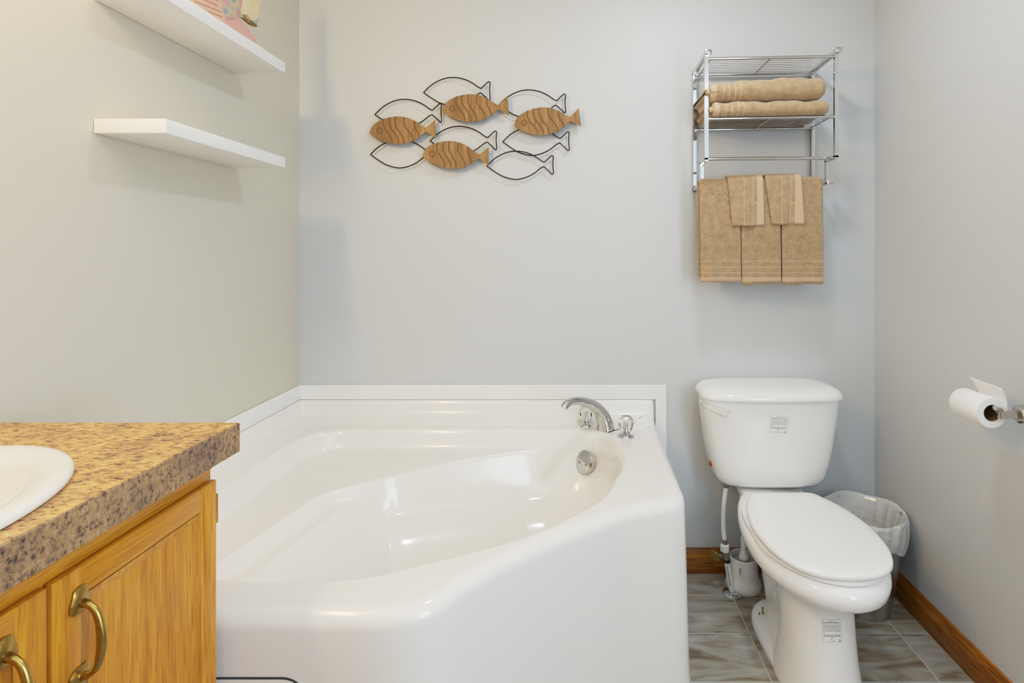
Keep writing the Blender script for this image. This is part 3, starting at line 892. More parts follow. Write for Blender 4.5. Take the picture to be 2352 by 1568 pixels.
def bath_mat(nm, w): return terry(nm, 0, [(-w / 2 + 0.055, 0.0016), (-w / 2 + 0.075, 0.0016), (-w / 2 + 0.095, 0.0016), (-w / 2 + 0.115, 0.0016)], (-w / 2 + 0.0, -w / 2 + 0.030), base=(0.40, 0.268, 0.145))
bm_ = bath_mat('bath_towel_terry', 0.42)
folded(0.482, 0.904, 1.880, 2.078, 1.7185, 1.770, bm_, 'tan folded bath towel on rack shelf, bottom of the stack of two', 11)
folded(0.470, 0.894, 1.874, 2.075, 1.7725, 1.853, bm_, 'tan folded bath towel on rack shelf, top of the stack of two', 12, 0.018)

# ================================================================ TOILET
TX = 0.714
tw = thing('toilet', (TX, 1.7, 0), 'white two piece toilet with closed lid beside the tub', 'toilet')
NT = 64
def egg(yf, yb, hw, z, n=NT, pf=2.0, pb=2.6, wpos=0.5, cx=TX):
    """outline with a rounder front (towards the camera, small y); widest at yf + wpos*(yb-yf)"""
    yc = yf + (yb - yf) * wpos
    L = []
    for k in range(n):
        a = 2 * PI * k / n
        c, s = math.cos(a), math.sin(a)
        p = pf if s < 0 else pb
        x = hw * math.copysign(abs(c) ** (2 / p), c)
        y = yc + (yc - yf if s < 0 else yb - yc) * math.copysign(abs(s) ** (2 / p), s)
        L.append((cx + x, y, z))
    return L
ZR = 0.392
mb = MB()
mb.loft([egg(1.405, 1.77, 0.116, 0.0, pb=2, wpos=0.5), egg(1.408, 1.768, 0.115, 0.010, pb=2, wpos=0.5),
         egg(1.422, 1.755, 0.106, 0.05, pb=2, wpos=0.5), egg(1.445, 1.74, 0.099, 0.11, pb=2, wpos=0.45),
         egg(1.458, 1.745, 0.096, 0.17, pb=2, wpos=0.42), egg(1.466, 1.76, 0.097, 0.225, pb=2, wpos=0.42), egg(1.467, 1.77, 0.0985, 0.267, pb=2, wpos=0.42),
         egg(1.460, 1.82, 0.107, 0.283, pb=2.4, wpos=0.42), egg(1.434, 1.87, 0.130, 0.294, pb=3, wpos=0.44),
         egg(1.400, 1.91, 0.153, 0.308, pb=2.2, wpos=0.45), egg(1.370, 1.945, 0.171, 0.326, pb=2.15, wpos=0.45),
         egg(1.350, 1.97, 0.182, 0.342, pb=2.1, wpos=0.44), egg(1.345, 1.98, 0.185, 0.362, pb=2.1, wpos=0.44),
         egg(1.350, 1.985, 0.183, 0.380, pb=2.1, wpos=0.44), egg(1.362, 1.985, 0.176, ZR - 0.002, pb=2.1, wpos=0.44), egg(1.375, 1.98, 0.166, ZR, pb=2.1, wpos=0.44)])
link('bowl', mb, M['porcelain'], tw, smooth=60)
# foot flange with the bolt
mb = MB()
mb.loft([egg(1.43, 1.915, 0.118, 0.0, pb=2.3, pf=2.6, wpos=0.66), egg(1.43, 1.915, 0.119, 0.010, pb=2.3, pf=2.6, wpos=0.66), egg(1.44, 1.911, 0.115, 0.020, pb=2.3, pf=2.6, wpos=0.66),
         egg(1.47, 1.895, 0.102, 0.028, pb=2.3, pf=2.6, wpos=0.66), egg(1.52, 1.875, 0.082, 0.032, pb=2.3, pf=2.6, wpos=0.66)])
link('foot', mb, M['porcelain'], tw, smooth=60)
# trapway column behind the bowl
mb = MB()
mb.loft([egg(1.66, 1.88, 0.060, 0.012, pf=3, pb=3), egg(1.66, 1.90, 0.055, 0.06, pf=3, pb=3), egg(1.66, 1.96, 0.058, 0.16, pf=3, pb=3), egg(1.68, 2.01, 0.075, 0.28, pf=3, pb=3),
         egg(1.72, 2.055, 0.105, 0.352, pf=4, pb=4), egg(1.73, 2.06, 0.112, 0.372, pf=4, pb=4), egg(1.74, 2.06, 0.112, 0.388, pf=5, pb=5), egg(1.75, 2.055, 0.106, 0.394, pf=5, pb=5)])
link('trapway', mb, M['porcelain'], tw, smooth=60)
# seat and lid
mb = MB()
mb.loft([egg(1.372, 1.842, 0.172, ZR + 0.001, pb=3.4, wpos=0.46), egg(1.366, 1.846, 0.177, ZR + 0.006, pb=3.4, wpos=0.46), egg(1.368, 1.845, 0.176, ZR + 0.013, pb=3.4, wpos=0.46), egg(1.376, 1.84, 0.170, ZR + 0.015, pb=3.4, wpos=0.46)])
link('seat', mb, M['seat'], tw, smooth=50)
zl = ZR + 0.0165
def lidloop(s, z):
    base = []
    # tapered towards the hinge : flat back edge 0.15 wide
    P = catmull([(0, 1.366), (0.07, 1.376), (0.125, 1.415), (0.160, 1.485), (0.174, 1.57), (0.172, 1.655), (0.152, 1.745), (0.118, 1.818), (0.104, 1.838), (0.085, 1.844)], n=6)
    pts = [(p[0], p[1]) for p in P]
    left = [(-p[0], p[1]) for p in P[::-1]]
    full = pts + left[:-1]
    c = (0, 1.60)
    return [(TX + c[0] + (p[0] - c[0]) * s, c[1] + (p[1] - c[1]) * s, z) for p in full]
mb = MB()
mb.loft([lidloop(0.985, zl), lidloop(1.0, zl + 0.004), lidloop(1.0, zl + 0.010), lidloop(0.988, zl + 0.0155), lidloop(0.955, zl + 0.018), lidloop(0.80, zl + 0.0195), lidloop(0.4, zl + 0.0205)])
link('lid', mb, M['seat'], tw, smooth=60)
for s in (-1, 1):
    link('hinge', MB().lathe([(0.0001, -0.022), (0.009, -0.022), (0.010, -0.018), (0.010, 0.018), (0.009, 0.022), (0.0001, 0.022)], (TX + s * 0.075, 1.852, ZR + 0.014), 20, 'x'), M['seat'], tw)
# tank
TZ0, TZ1 = 0.405, 0.722
def tank_loop(hw, yf, yb, z, bow=0.018, p=5.0, n=96):
    L = []
    for k in range(n):
        a = 2 * PI * k / n
        c, s = math.cos(a), math.sin(a)
        x = hw * math.copysign(abs(c) ** (2 / p), c)
        yy = math.copysign(abs(s) ** (2 / p), s)
        y = (yf + yb) / 2 + (yb - yf) / 2 * yy
        if yy < 0: y -= bow * (1 - (x / hw) ** 2) * (-yy)
        L.append((TX + x, y, z))
    return L
mb = MB()
mb.loft([tank_loop(0.150, 1.945, 2.06, TZ0, 0.010), tank_loop(0.172, 1.925, 2.075, TZ0 + 0.003, 0.012), tank_loop(0.187, 1.914, 2.083, TZ0 + 0.014, 0.014), tank_loop(0.198, 1.907, 2.086, TZ0 + 0.035, 0.015),
         tank_loop(0.211, 1.902, 2.087, TZ0 + 0.08, 0.016), tank_loop(0.224, 1.898, 2.088, TZ0 + 0.15, 0.018), tank_loop(0.236, 1.893, 2.088, TZ0 + 0.24, 0.02), tank_loop(0.2415, 1.890, 2.088, TZ1 - 0.01, 0.022), tank_loop(0.241, 1.890, 2.088, TZ1, 0.022)])
link('tank', mb, M['porcelain'], tw, smooth=60)
mb = MB()
mb.loft([tank_loop(0.240, 1.892, 2.090, TZ1 + 0.0005, 0.022), tank_loop(0.2515, 1.880, 2.094, TZ1 + 0.002, 0.024), tank_loop(0.254, 1.877, 2.095, TZ1 + 0.008, 0.024, 4.6), tank_loop(0.250, 1.881, 2.094, TZ1 + 0.020, 0.024, 4.2),
         tank_loop(0.240, 1.890, 2.090, TZ1 + 0.030, 0.023, 4.0), tank_loop(0.224, 1.904, 2.084, TZ1 + 0.037, 0.02, 3.8), tank_loop(0.19, 1.925, 2.07, TZ1 + 0.041, 0.016, 3.6), tank_loop(0.10, 1.965, 2.03, TZ1 + 0.043, 0.008, 3)])
link('tank_lid', mb, M['porcelain'], tw, smooth=60)
# flush lever
def tank_front(x, z):
    hw = float(np.interp(z, [TZ0 + 0.035, TZ0 + 0.08, TZ0 + 0.15, TZ0 + 0.24, TZ1], [0.198, 0.211, 0.224, 0.236, 0.2415]))
    yf = float(np.interp(z, [TZ0 + 0.035, TZ0 + 0.08, TZ0 + 0.15, TZ0 + 0.24, TZ1], [1.907, 1.902, 1.898, 1.893, 1.890]))
    bw = float(np.interp(z, [TZ0 + 0.035, TZ0 + 0.08, TZ0 + 0.15, TZ0 + 0.24, TZ1], [0.015, 0.016, 0.018, 0.02, 0.022]))
    t = abs(x - TX) / hw; yy = (1 - min(0.9999, t) ** 5) ** (1 / 5)
    yc = (yf + 2.088) / 2
    return yc - (2.088 - yf) / 2 * yy - bw * (1 - t * t) * yy
lv = [(1617, 938), (1632, 934), (1650, 932), (1668, 934), (1673, 938), (1671, 953), (1666, 956), (1655, 953), (1630, 945)]
mb = MB()
ll = [at_y(px, py, 1.875) for px, py in lv]
def tf_(p, off): return (p[0], tank_front(p[0], p[2]) - off, p[2])
cc = np.mean(np.array(ll), 0)
mb.loft([[tf_(p, 0.006) for p in ll], [tf_(p, 0.014) for p in ll], [tf_(tuple(cc + (np.array(p) - cc) * 0.88), 0.0165) for p in ll]], True, True)
q = at_y(1627, 940, 1.88); mb.lathe([(0.0001, 0.0), (0.010, 0.0), (0.010, -0.009), (0.008, -0.012), (0.0001, -0.012)], (q[0], tank_front(q[0], q[2]) + 0.001, q[2]), 18, 'y')
link('flush_lever', mb, M['plastic'], tw, smooth=35)
# stickers with rows of tiny print
def sticker(corners, surf):
    """corners in pixels: tl, tr, br, bl; surf(px, py, off) -> world"""
    c = [np.array(p, float) for p in corners]
    def uv(u, v): return (c[0] * (1 - u) + c[1] * u) * (1 - v) + (c[3] * (1 - u) + c[2] * u) * v
    def quad(mb, u0, u1, v0, v1, off, mi, n=4):
        vs = []; fs = []
        m = 12 if n > 1 else 1
        for i in range(n + 1):
            u = u0 + (u1 - u0) * i / n
            for j in range(m + 1): vs.append(surf(*uv(u, v0 + (v1 - v0) * j / m), off))
        for i in range(n):
            for j in range(m): fs.append((i * (m + 1) + j, i * (m + 1) + j + 1, (i + 1) * (m + 1) + j + 1, (i + 1) * (m + 1) + j))
        mb.add(vs, fs, mi)
    mb = MB()
    quad(mb, 0, 1, 0, 1, 0.0004, 1, 6); quad(mb, 0.02, 0.98, 0.018, 0.982, 0.0006, 0, 6)
    rs = random.Random(3)
    rows_ = [(0.06, 0.30, 0.68, 1, 0.6), (0.13, 0.06, 0.94, 0, 1.0)] + [(0.24 + 0.056 * k, 0.06, 0.94, 1, 0.75) for k in range(6)] + [(0.585, 0.06, 0.20, 1, 0.6), (0.68, 0.06, 0.94, 0, 0.7), (0.735, 0.06, 0.92, 0, 0.7)]
    for v, u0, u1, mi, hgt in rows_:
        u = u0
        while u < u1 - 0.01:
            L = min(rs.uniform(0.03, 0.13), u1 - u)
            quad(mb, u, u + L, v, v + 0.028 * hgt + 0.008, 0.0008, 3 if mi else 2, 1); u += L + rs.uniform(0.012, 0.035)
    for (u0, u1, v0, v1, mi) in ((0.42, 0.55, 0.80, 0.84, 3), (0.42, 0.45, 0.84, 0.95, 3), (0.52, 0.57, 0.93, 0.97, 2), (0.86, 0.90, 0.89, 0.94, 2), (0.85, 0.91, 0.95, 0.985, 2)):
        quad(mb, u0, u1, v0, v1, 0.0008, mi, 1)
    return mb
def surf_tank(px, py, off):
    y = 1.87
    for _ in range(4):
        p = at_y(px, py, y); y = tank_front(p[0], p[2]) - off
    return at_y(px, py, y)
o = link('sticker', sticker([(1771, 954), (1812, 956.5), (1807, 994), (1768, 992)], surf_tank), [M['sticker'], M['stickeredge'], M['ink'], M['inkmid']], tw, smooth=0, recalc=False)
o['label'] = 'small printed sticker on the tank'
def ped_front(x, z):
    zs = [0.11, 0.17, 0.225, 0.267]
    yf = float(np.interp(z, zs, [1.445, 1.458, 1.466, 1.467])); yb = float(np.interp(z, zs, [1.74, 1.745, 1.76, 1.767]))
    hw = float(np.interp(z, zs, [0.100, 0.096, 0.097, 0.0985])); wp = float(np.interp(z, zs, [0.45, 0.42, 0.42, 0.42]))
    yc = yf + (yb - yf) * wp
    t = min(0.999, abs(x - TX) / hw)
    return yc - (yc - yf) * math.sqrt(1 - t * t)
def surf_ped(px, py, off):
    y = 1.47
    for _ in range(12):
        p = at_y(px, py, y); y = 0.5 * y + 0.5 * (ped_front(p[0], p[2]) - off)
    return at_y(px, py, y)
o = link('sticker', sticker([(1887, 1422), (1930, 1422), (1935, 1474), (1890, 1474)], surf_ped), [M['sticker'], M['stickeredge'], M['ink'], M['inkmid']], tw, smooth=0, recalc=False)
o['label'] = 'small printed sticker on the base'
# floor bolt
bp_ = at_y(1752, 1416, 1.81)
mb = MB(); mb.lathe([(0.0001, 0), (0.013, 0), (0.013, 0.003), (0.0001, 0.003)], (bp_[0], 1.81, 0.027), 20, mi=1)
mb.lathe([(0.0001, 0.003), (0.0045, 0.003), (0.0045, 0.008), (0.003, 0.009), (0.003, 0.026), (0.0001, 0.026)], (bp_[0], 1.81, 0.027), 10)
o = link('floor_bolt', mb, [M['brass'], M['black']], tw); o['label'] = 'bare brass floor bolt'
rq = at_y(1632, 1092, 1.985)
mb = MB(); mb.lathe([(0.0001, -0.012), (0.006, -0.008), (0.008, 0), (0.005, 0.009), (0.0001, 0.013)], (TX - 0.2085, 1.975, 0.470), 14)
mb_v = np.array(mb.v); 
o = link('rust_stain', mb, M['rust'], tw); o['label'] = 'rust stain at tank corner'

# ================================================================ WATER SUPPLY
sx, sy = 0.582, 1.966
ws = thing('water_supply_line', (sx, sy, 0), 'white supply pipe with shutoff valve rising from floor behind toilet', 'pipe')
link('floor_flange', MB().lathe([(0.0001, 0), (0.035, 0), (0.034, 0.004), (0.026, 0.009), (0.014, 0.012), (0.0001, 0.012)], (sx, sy, 0), 32), M['chrome'], ws)
v0 = Vector(at_y(1669, 1287, 1.975)); v1 = Vector(at_y(1665, 1262, 1.978))
mb = MB().tube([(sx, sy, 0.006), tuple(v0)], 0.0105, 16)
rz = link('riser_pipe', mb, M['plastic'], ws)
dirp = (v0 - Vector((sx, sy, 0))).normalized()
mb = MB()
for t in np.linspace(0.25, 0.82, 9):
    q = Vector((sx, sy, 0.006)).lerp(v0, t); mb.bar(tuple(q + Vector((-0.005, -0.0095, 0))), tuple(q + Vector((-0.005, -0.0095, 0.005))), 0.003, 0.0015, 0)
link('pipe_print', mb, M['ink'], rz)
mb = MB().tube([tuple(v0 - Vector((0, 0, 0.004))), tuple(v0 + Vector((0, 0, 0.006)))], 0.0135, 16, mi=1)
mb.tube([tuple(v0 + Vector((0, 0, 0.006))), tuple(v1)], 0.0125, 12)
mb.tube([tuple(v1 + Vector((0.004, 0, -0.022))), tuple(v1 + Vector((-0.028, -0.004, -0.020)))], 0.008, 12)
vl = link('shutoff_valve', mb, [M['valve'], M['black']], ws)
hc_ = v1 + Vector((-0.038, -0.006, -0.018))
link('valve_handle', disc([(0.004, -0.004), (0.019, -0.004), (0.020, 0.0), (0.019, 0.004), (0.004, 0.004)], hc_, (-0.8, -0.55, -0.2), 20), M['brass'], vl)
link('compression_nut', MB().lathe([(0.0001, 0), (0.017, 0), (0.017, 0.022), (0.012, 0.026), (0.0001, 0.026)], tuple(v1 + Vector((0, 0, -0.004))), 6), M['plastic'], ws, smooth=0)
t0 = v1 + Vector((0, 0, 0.02)); top = Vector((at_y(1668, 1120, 2.0)[0], 2.0, 0.412))
hp = catmull([tuple(t0), tuple(t0 + Vector((-0.004, 0.004, 0.06))), tuple(t0 + Vector((-0.001, 0.012, 0.13))), tuple(top - Vector((0, 0, 0.035)))], n=8)
link('hose', MB().tube(hp, 0.0085, 14), M['hose'], ws)
mb = MB().tube([tuple(t0 - Vector((0, 0, 0.002))), tuple(t0 + Vector((-0.001, 0, 0.018)))], 0.0095, 14)
mb.tube([tuple(top - Vector((0, 0, 0.040))), tuple(top)], 0.0098, 14)
link('ferrule', mb, M['valve'], ws)

# ================================================================ TOILET BRUSH
bx, by = 0.637, 2.012
bh = thing('toilet_brush_holder', (bx, by, 0), 'white round toilet brush holder on floor behind toilet', 'brush holder')
link('cup', MB().lathe([(0.0001, 0.0), (0.064, 0.0), (0.066, 0.006), (0.064, 0.020), (0.056, 0.032), (0.052, 0.05), (0.0495, 0.112), (0.048, 0.1135), (0.046, 0.112), (0.048, 0.05), (0.050, 0.02), (0.0001, 0.014)], (bx, by, 0), 44), M['plastic'], bh)
mb = MB()
def cyl_pt(a, z, r=0.0525): return (bx + r * math.sin(a), by - r * math.cos(a), z)
a0 = -0.62
for (aa, ab, za, zb, mi, r) in ((a0, a0 + 0.30, 0.060, 0.108, 0, 0.0530), (a0 + 0.05, a0 + 0.20, 0.068, 0.094, 1, 0.0533)):
    mb.add([cyl_pt(aa, za, r), cyl_pt(ab, za, r), cyl_pt(ab, zb, r), cyl_pt(aa, zb, r)], [(0, 1, 2, 3)], mi)
for k in range(6): mb.add([cyl_pt(a0 + 0.06 + 0.022 * k, 0.070, 0.0536), cyl_pt(a0 + 0.071 + 0.022 * k, 0.070, 0.0536), cyl_pt(a0 + 0.071 + 0.022 * k, 0.092, 0.0536), cyl_pt(a0 + 0.06 + 0.022 * k, 0.092, 0.0536)], [(0, 1, 2, 3)], 2)
link('price_tag', mb, [M['sticker'], M['sticker'], M['ink']], bh, smooth=0, recalc=False)
tb = thing('toilet_brush', (bx, by, 0.016), 'white toilet brush standing in its holder, handle leaning on the toilet', 'brush')
hd = [(bx - 0.000, by - 0.004, 0.105), (bx - 0.002, by - 0.002, 0.19), (bx - 0.006, by + 0.005, 0.30), (bx - 0.008, by + 0.01, 0.395)]
hpth = catmull(hd, n=8)
hr = np.interp(np.linspace(0, 1, len(hpth)), [0, 0.06, 0.12, 0.3, 0.32, 1], [0.019, 0.018, 0.011, 0.009, 0.0065, 0.0065])
link('handle', MB().tube(hpth, hr, 16), M['plastic'], tb)
mb = MB().lathe([(0.0001, 0.004), (0.030, 0.004), (0.040, 0.02), (0.042, 0.06), (0.036, 0.08), (0.015, 0.088), (0.0001, 0.088)], (bx, by, 0.016), 30)
link('brush_head', mb, M['brushdark'], tb)

# ================================================================ WASTEBASKET
wx, wy = 1.022, 1.895
link('wastebasket', MB().lathe([(0.0001, 0.0), (0.080, 0.0), (0.083, 0.003), (0.104, 0.15), (0.126, 0.330), (0.128, 0.334), (0.126, 0.336), (0.123, 0.332), (0.101, 0.15), (0.080, 0.008), (0.0001, 0.006)], (wx, wy, 0), 64), M['steel'])
tag(bpy.data.objects['wastebasket'], 'round stainless steel wastebasket in corner behind toilet', 'wastebasket')
NB = 160
loops = []
def bag_r(a, j): return 1 + 0.012 * math.sin(a * 7 + j) + 0.010 * math.sin(a * 13 + 1.7 * j) + 0.006 * math.sin(a * 23 + 2.2 * j)
prof = [(0.072, 0.03), (0.078, 0.10), (0.090, 0.20), (0.108, 0.29), (0.120, 0.325), (0.1275, 0.342), (0.1315, 0.345), (0.1355, 0.341), (0.139, 0.325), (0.140, 0.300), (0.138, 0.275), (0.133, 0.258), (0.129, 0.252)]
for j, (r, z) in enumerate(prof):
    L = []
    for k in range(NB):
        a = 2 * PI * k / NB
        w = bag_r(a, 0.35 * j)
        if j in (5, 6): w = 1 + (w - 1) * 0.35
        hang = max(0, j - 6) / 6
        zz = z + (0.010 * math.sin(a * 3 + 1) + 0.006 * math.sin(a * 8)) * hang + (0.004 * math.sin(a * 5) if j in (5, 6, 7) else 0)
        rr = max(r * w, 0.1305 if 6 <= j else 0)
        pl = abs(math.sin(a * 8.5 + 0.6 * math.sin(a * 3))) ** 0.6
        if j < 5: rr *= 1 - 0.10 * (1 - pl) * (1 - 0.12 * j)
        if j >= 7: rr = max(0.1305, rr * (1 - 0.035 * (1 - abs(math.sin(a * 11.5 + 0.4 * j))) ))
        if j < 5: rr = min(rr, np.interp(z, [0, 0.15, 0.33], [0.078, 0.099, 0.121]))
        x = wx + rr * math.cos(a)
        x = min(x, XR - 0.003)
        L.append((x, wy + rr * math.sin(a), zz))
    loops.append(L)
o = link('trash_bag', MB().loft(loops, True, False), M['bag'], smooth=60)
tag(o, 'thin white plastic bag lining the steel wastebasket', 'trash bag')

# ================================================================ TOILET PAPER
rc = np.array(at_y(2278.5, 948.5, 1.372))
YN, YE = 1.372, 1.474
rl = thing('toilet_paper_roll', (rc[0], (YN + YE) / 2, rc[2] - 0.039), 'white toilet paper roll on the right wall holder with a loose end', 'toilet paper')
RO, RI = 0.0388, 0.0212
mb = MB().lathe([(RI, YN), (RO - 0.001, YN), (RO, YN + 0.002), (RO, YE - 0.002), (RO - 0.001, YE), (RI, YE), (RI, YN)], (rc[0], 0, rc[2]), 56, 'y', caps=False)
link('paper', mb, M['paper'], rl, smooth=50)
mb = MB().lathe([(RI - 0.001, YN + 0.0005), (RI - 0.0001, YN - 0.0004), (RI - 0.0001, YE), (RI - 0.0012, YE), (RI - 0.001, YN + 0.0005)], (rc[0], 0, rc[2]), 40, 'y', caps=False)
o = link('cardboard_core', mb, M['cardboard'], rl); o['label'] = 'brown cardboard core'
# loose end rising behind the roll
sheet = []
for (dx, dz) in ((0.0392, -0.012), (0.0398, 0.0), (0.0400, 0.014), (0.0392, 0.028), (0.0365, 0.042), (0.0325, 0.054), (0.0265, 0.064)):
    row = []
    for k in range(13):
        u = k / 12
        yv = YN + 0.001 + (YE - YN - 0.012) * u
        lift = sstep(np.array(max(0.0, (dz + 0.0) / 0.06)))
        corner = float(lift) * (0.0 if u < 0.75 else (u - 0.75) / 0.25)
        front = float(lift) * max(0.0, 0.3 - u) * 0.6
        row.append((rc[0] + dx - 0.010 * corner, yv + 0.012 * corner, rc[2] + dz + 0.006 * corner - 0.012 * front))
    sheet.append(row)
vs = [p for r in sheet for p in r]; fs = []
for i in range(len(sheet) - 1):
    for k in range(12): fs.append((i * 13 + k, i * 13 + k + 1, (i + 1) * 13 + k + 1, (i + 1) * 13 + k))
o = link('loose_sheet', MB().add(vs, fs), M['paper'], rl, smooth=80, recalc=False)
sol = o.modifiers.new('thick', 'SOLIDIFY'); sol.thickness = 0.0006
# holder
ht = thing('toilet_paper_holder', (XR, 1.35, rc[2]), 'chrome toilet paper holder arm on right wall', 'toilet paper holder')
ya = 1.352; za = rc[2] + 0.003
link('wall_flange', MB().lathe([(0.0001, 0), (0.030, 0), (0.030, -0.008), (0.025, -0.014), (0.021, -0.040), (0.024, -0.048), (0.023, -0.058), (0.018, -0.062), (0.0001, -0.062)], (XR - 0.0005, ya, za), 8, 'x'), M['nickel'], ht, smooth=20)
mb = MB().bar((rc[0] - 0.002, ya, za), (XR - 0.06, ya, za), 0.0175, 0.0175, 0.0015)
link('arm', mb, M['nickel'], ht, smooth=30)
link('roll_bar', MB().lathe([(0.0001, ya), (0.0095, ya), (0.0095, YE + 0.008), (0.007, YE + 0.012), (0.0001, YE + 0.012)], (rc[0] + 0.004, 0, rc[2] + 0.0105), 24, 'y'), M['nickel'], ht)

# ================================================================ VANITY
YV = 0.950; HCt = 0.945; XCF = -0.5855     # countertop end, height, front
YC = 0.934; XF = -0.626                    # cabinet end and face
VY0 = -0.30
van = thing('vanity_cabinet', (-0.85, 0.35, 0.0), 'honey oak vanity cabinet with brass pulls under the laminate countertop', 'cabinet')
mb = MB()
mb.box(XL + 0.001, XF - 0.018, YC - 0.016, YC - 0.002, 0.09, 0.893); mb.box(XL + 0.001, XF - 0.018, VY0, VY0 + 0.016, 0.09, 0.893)
mb.box(XL + 0.001, XL + 0.008, VY0 + 0.016, YC - 0.016, 0.09, 0.893); mb.box(XL + 0.008, XF - 0.018, VY0 + 0.016, YC - 0.016, 0.09, 0.106)
link('carcass', mb, M['oak_z'], van)
link('toe_kick', MB().box(XL + 0.001, XF - 0.07, VY0, YC - 0.004, 0.0, 0.09), M['toekick'], van)
YM = 0.635
link('top_rail', MB().box(XF - 0.018, XF, VY0, YC, 0.835, 0.8935, 0.001), M['oak_y'], van, smooth=30)
link('bottom_rail', MB().box(XF - 0.018, XF, VY0, YC, 0.09, 0.14, 0.001), M['oak_y'], van, smooth=30)
for (a, b) in ((YC - 0.03, YC), (YM - 0.02, YM + 0.02), (VY0, VY0 + 0.03)):
    link('stile', MB().box(XF - 0.0178, XF - 0.0002, a, b, 0.14, 0.835, 0.0), M['oak_z'], van, smooth=30)
def door(y0, y1, hy, hinge_y):
    z0, z1 = 0.115, 0.853
    xb, xf = XF + 0.0008, XF + 0.0115
    fw = 0.040
    mb = MB()
    # stiles (upright) with a bevelled outer edge; rails are a second material
    mb.box(xb, xf, y0, y0 + fw, z0, z1, 0.003, 2); mb.box(xb, xf, y1 - fw, y1, z0, z1, 0.003, 2)
    mb.box(xb, xf - 0.0004, y0 + fw - 0.004, y1 - fw + 0.004, z1 - fw, z1, 0.004, 2, mi=1); mb.box(xb, xf - 0.0004, y0 + fw - 0.004, y1 - fw + 0.004, z0, z0 + fw, 0.004, 2, mi=1)
    # sloped inner moulding
    yi0, yi1, zi0, zi1 = y0 + fw, y1 - fw, z0 + fw, z1 - fw; s = 0.017
    A_ = [(xf - 0.0015, yi0, zi0), (xf - 0.0015, yi1, zi0), (xf - 0.0015, yi1, zi1), (xf - 0.0015, yi0, zi1)]
    B_ = [(xf - 0.0075, yi0 + s, zi0 + s), (xf - 0.0075, yi1 - s, zi0 + s), (xf - 0.0075, yi1 - s, zi1 - s), (xf - 0.0075, yi0 + s, zi1 - s)]
    mb.add(A_ + B_, [(0, 1, 5, 4), (1, 2, 6, 5), (2, 3, 7, 6), (3, 0, 4, 7)], 0)
    d = link('door', mb, [M['oak_z'], M['oak_y']], van, smooth=30)
    link('panel', MB().box(xb, xf - 0.0072, yi0 - 0.002, yi1 + 0.002, zi0 - 0.002, zi1 + 0.002), M['oak_z'], d)
    # antique brass pull
    zc_, hl = 0.763, 0.046
    mb = MB()
    for sg in (-1, 1):
        L = [(hy + yy * 1.0, zc_ + sg * zz) for yy, zz in ((0, hl + 0.021), (0.009, hl + 0.018), (0.0105, hl + 0.011), (0.0135, hl + 0.003), (0.0145, hl - 0.006), (0.009, hl - 0.012), (0, hl - 0.013), (-0.009, hl - 0.012), (-0.0145, hl - 0.006), (-0.0135, hl + 0.003), (-0.0105, hl + 0.011), (-0.009, hl + 0.018))]
        c_ = (hy, zc_ + sg * (hl + 0.002))
        mb.loft([[(xf - 0.001, y, z) for y, z in L], [(xf + 0.0025, y, z) for y, z in L], [(xf + 0.0055, c_[0] + (y - c_[0]) * 0.72, c_[1] + (z - c_[1]) * 0.75) for y, z in L]])
    pth = catmull([(xf + 0.002, hy, zc_ + hl), (xf + 0.013, hy, zc_ + hl - 0.003), (xf + 0.022, hy, zc_ + hl - 0.012), (xf + 0.027, hy, zc_ + 0.018), (xf + 0.029, hy, zc_), (xf + 0.027, hy, zc_ - 0.018),
                   (xf + 0.022, hy, zc_ - hl + 0.012), (xf + 0.013, hy, zc_ - hl + 0.003), (xf + 0.002, hy, zc_ - hl)], n=6)
    rr = np.interp(np.linspace(0, 1, len(pth)), [0, 0.15, 0.3, 0.5, 0.7, 0.85, 1], [0.006, 0.004, 0.0046, 0.0058, 0.0046, 0.004, 0.006])
    mb.tube(pth, rr, 14)
    p = link('pull', mb, M['brass'], d, smooth=45); p['label'] = 'antique brass arched pull'
    for zz in (0.80, 0.17):
        h = link('hinge', MB().box(XF - 0.004, XF + 0.010, hinge_y - 0.0002, hinge_y + 0.006, zz - 0.025, zz + 0.025, 0.001).tube([(XF + 0.006, hinge_y + 0.005, zz - 0.022), (XF + 0.006, hinge_y + 0.005, zz + 0.022)], 0.003, 8), M['brass'], d)
door(0.637, YC - 0.001, 0.672, YC - 0.0005)
door(0.322, 0.6325, 0.582, 0.316)
# countertop
mb = MB().box(XL + 0.001, XCF, VY0, YV, HCt - 0.0505, HCt, 0.0012)
# cut-out for the sink : built as a ring slab instead of a plain block
mb = MB()
SCX, SCY, SA, SB = -0.826, 0.545, 0.215, 0.262
NS = 96
def sq_pt(a):
    c, s = math.cos(a), math.sin(a)
    x0, x1, y0, y1 = XL + 0.001, XCF, VY0, YV
    tx = ((x1 - SCX) if c > 0 else (SCX - x0)) / max(1e-9, abs(c)); ty = ((y1 - SCY) if s > 0 else (SCY - y0)) / max(1e-9, abs(s))
    t = min(tx, ty); return (SCX + c * t, SCY + s * t)
angs = list(np.linspace(0, 2 * PI, NS + 1)[:-1])
for cxx, cyy in ((XCF, YV), (XCF, VY0), (XL + 0.001, YV), (XL + 0.001, VY0)):
    angs.append(math.atan2(cyy - SCY, cxx - SCX) % (2 * PI))
angs = sorted(angs)
ou = [sq_pt(a) for a in angs]; ih = [(SCX + SA * 0.86 * math.cos(a), SCY + SB * 0.88 * math.sin(a)) for a in angs]
bv = 0.0018
def inset(p): return (min(max(p[0], XL + 0.001 + bv), XCF - bv), min(max(p[1], VY0 + bv), YV - bv))
mb.loft([[(*p, HCt - 0.05) for p in ih], [(*p, HCt) for p in ih], [(*inset(p), HCt) for p in ou]], False, False)
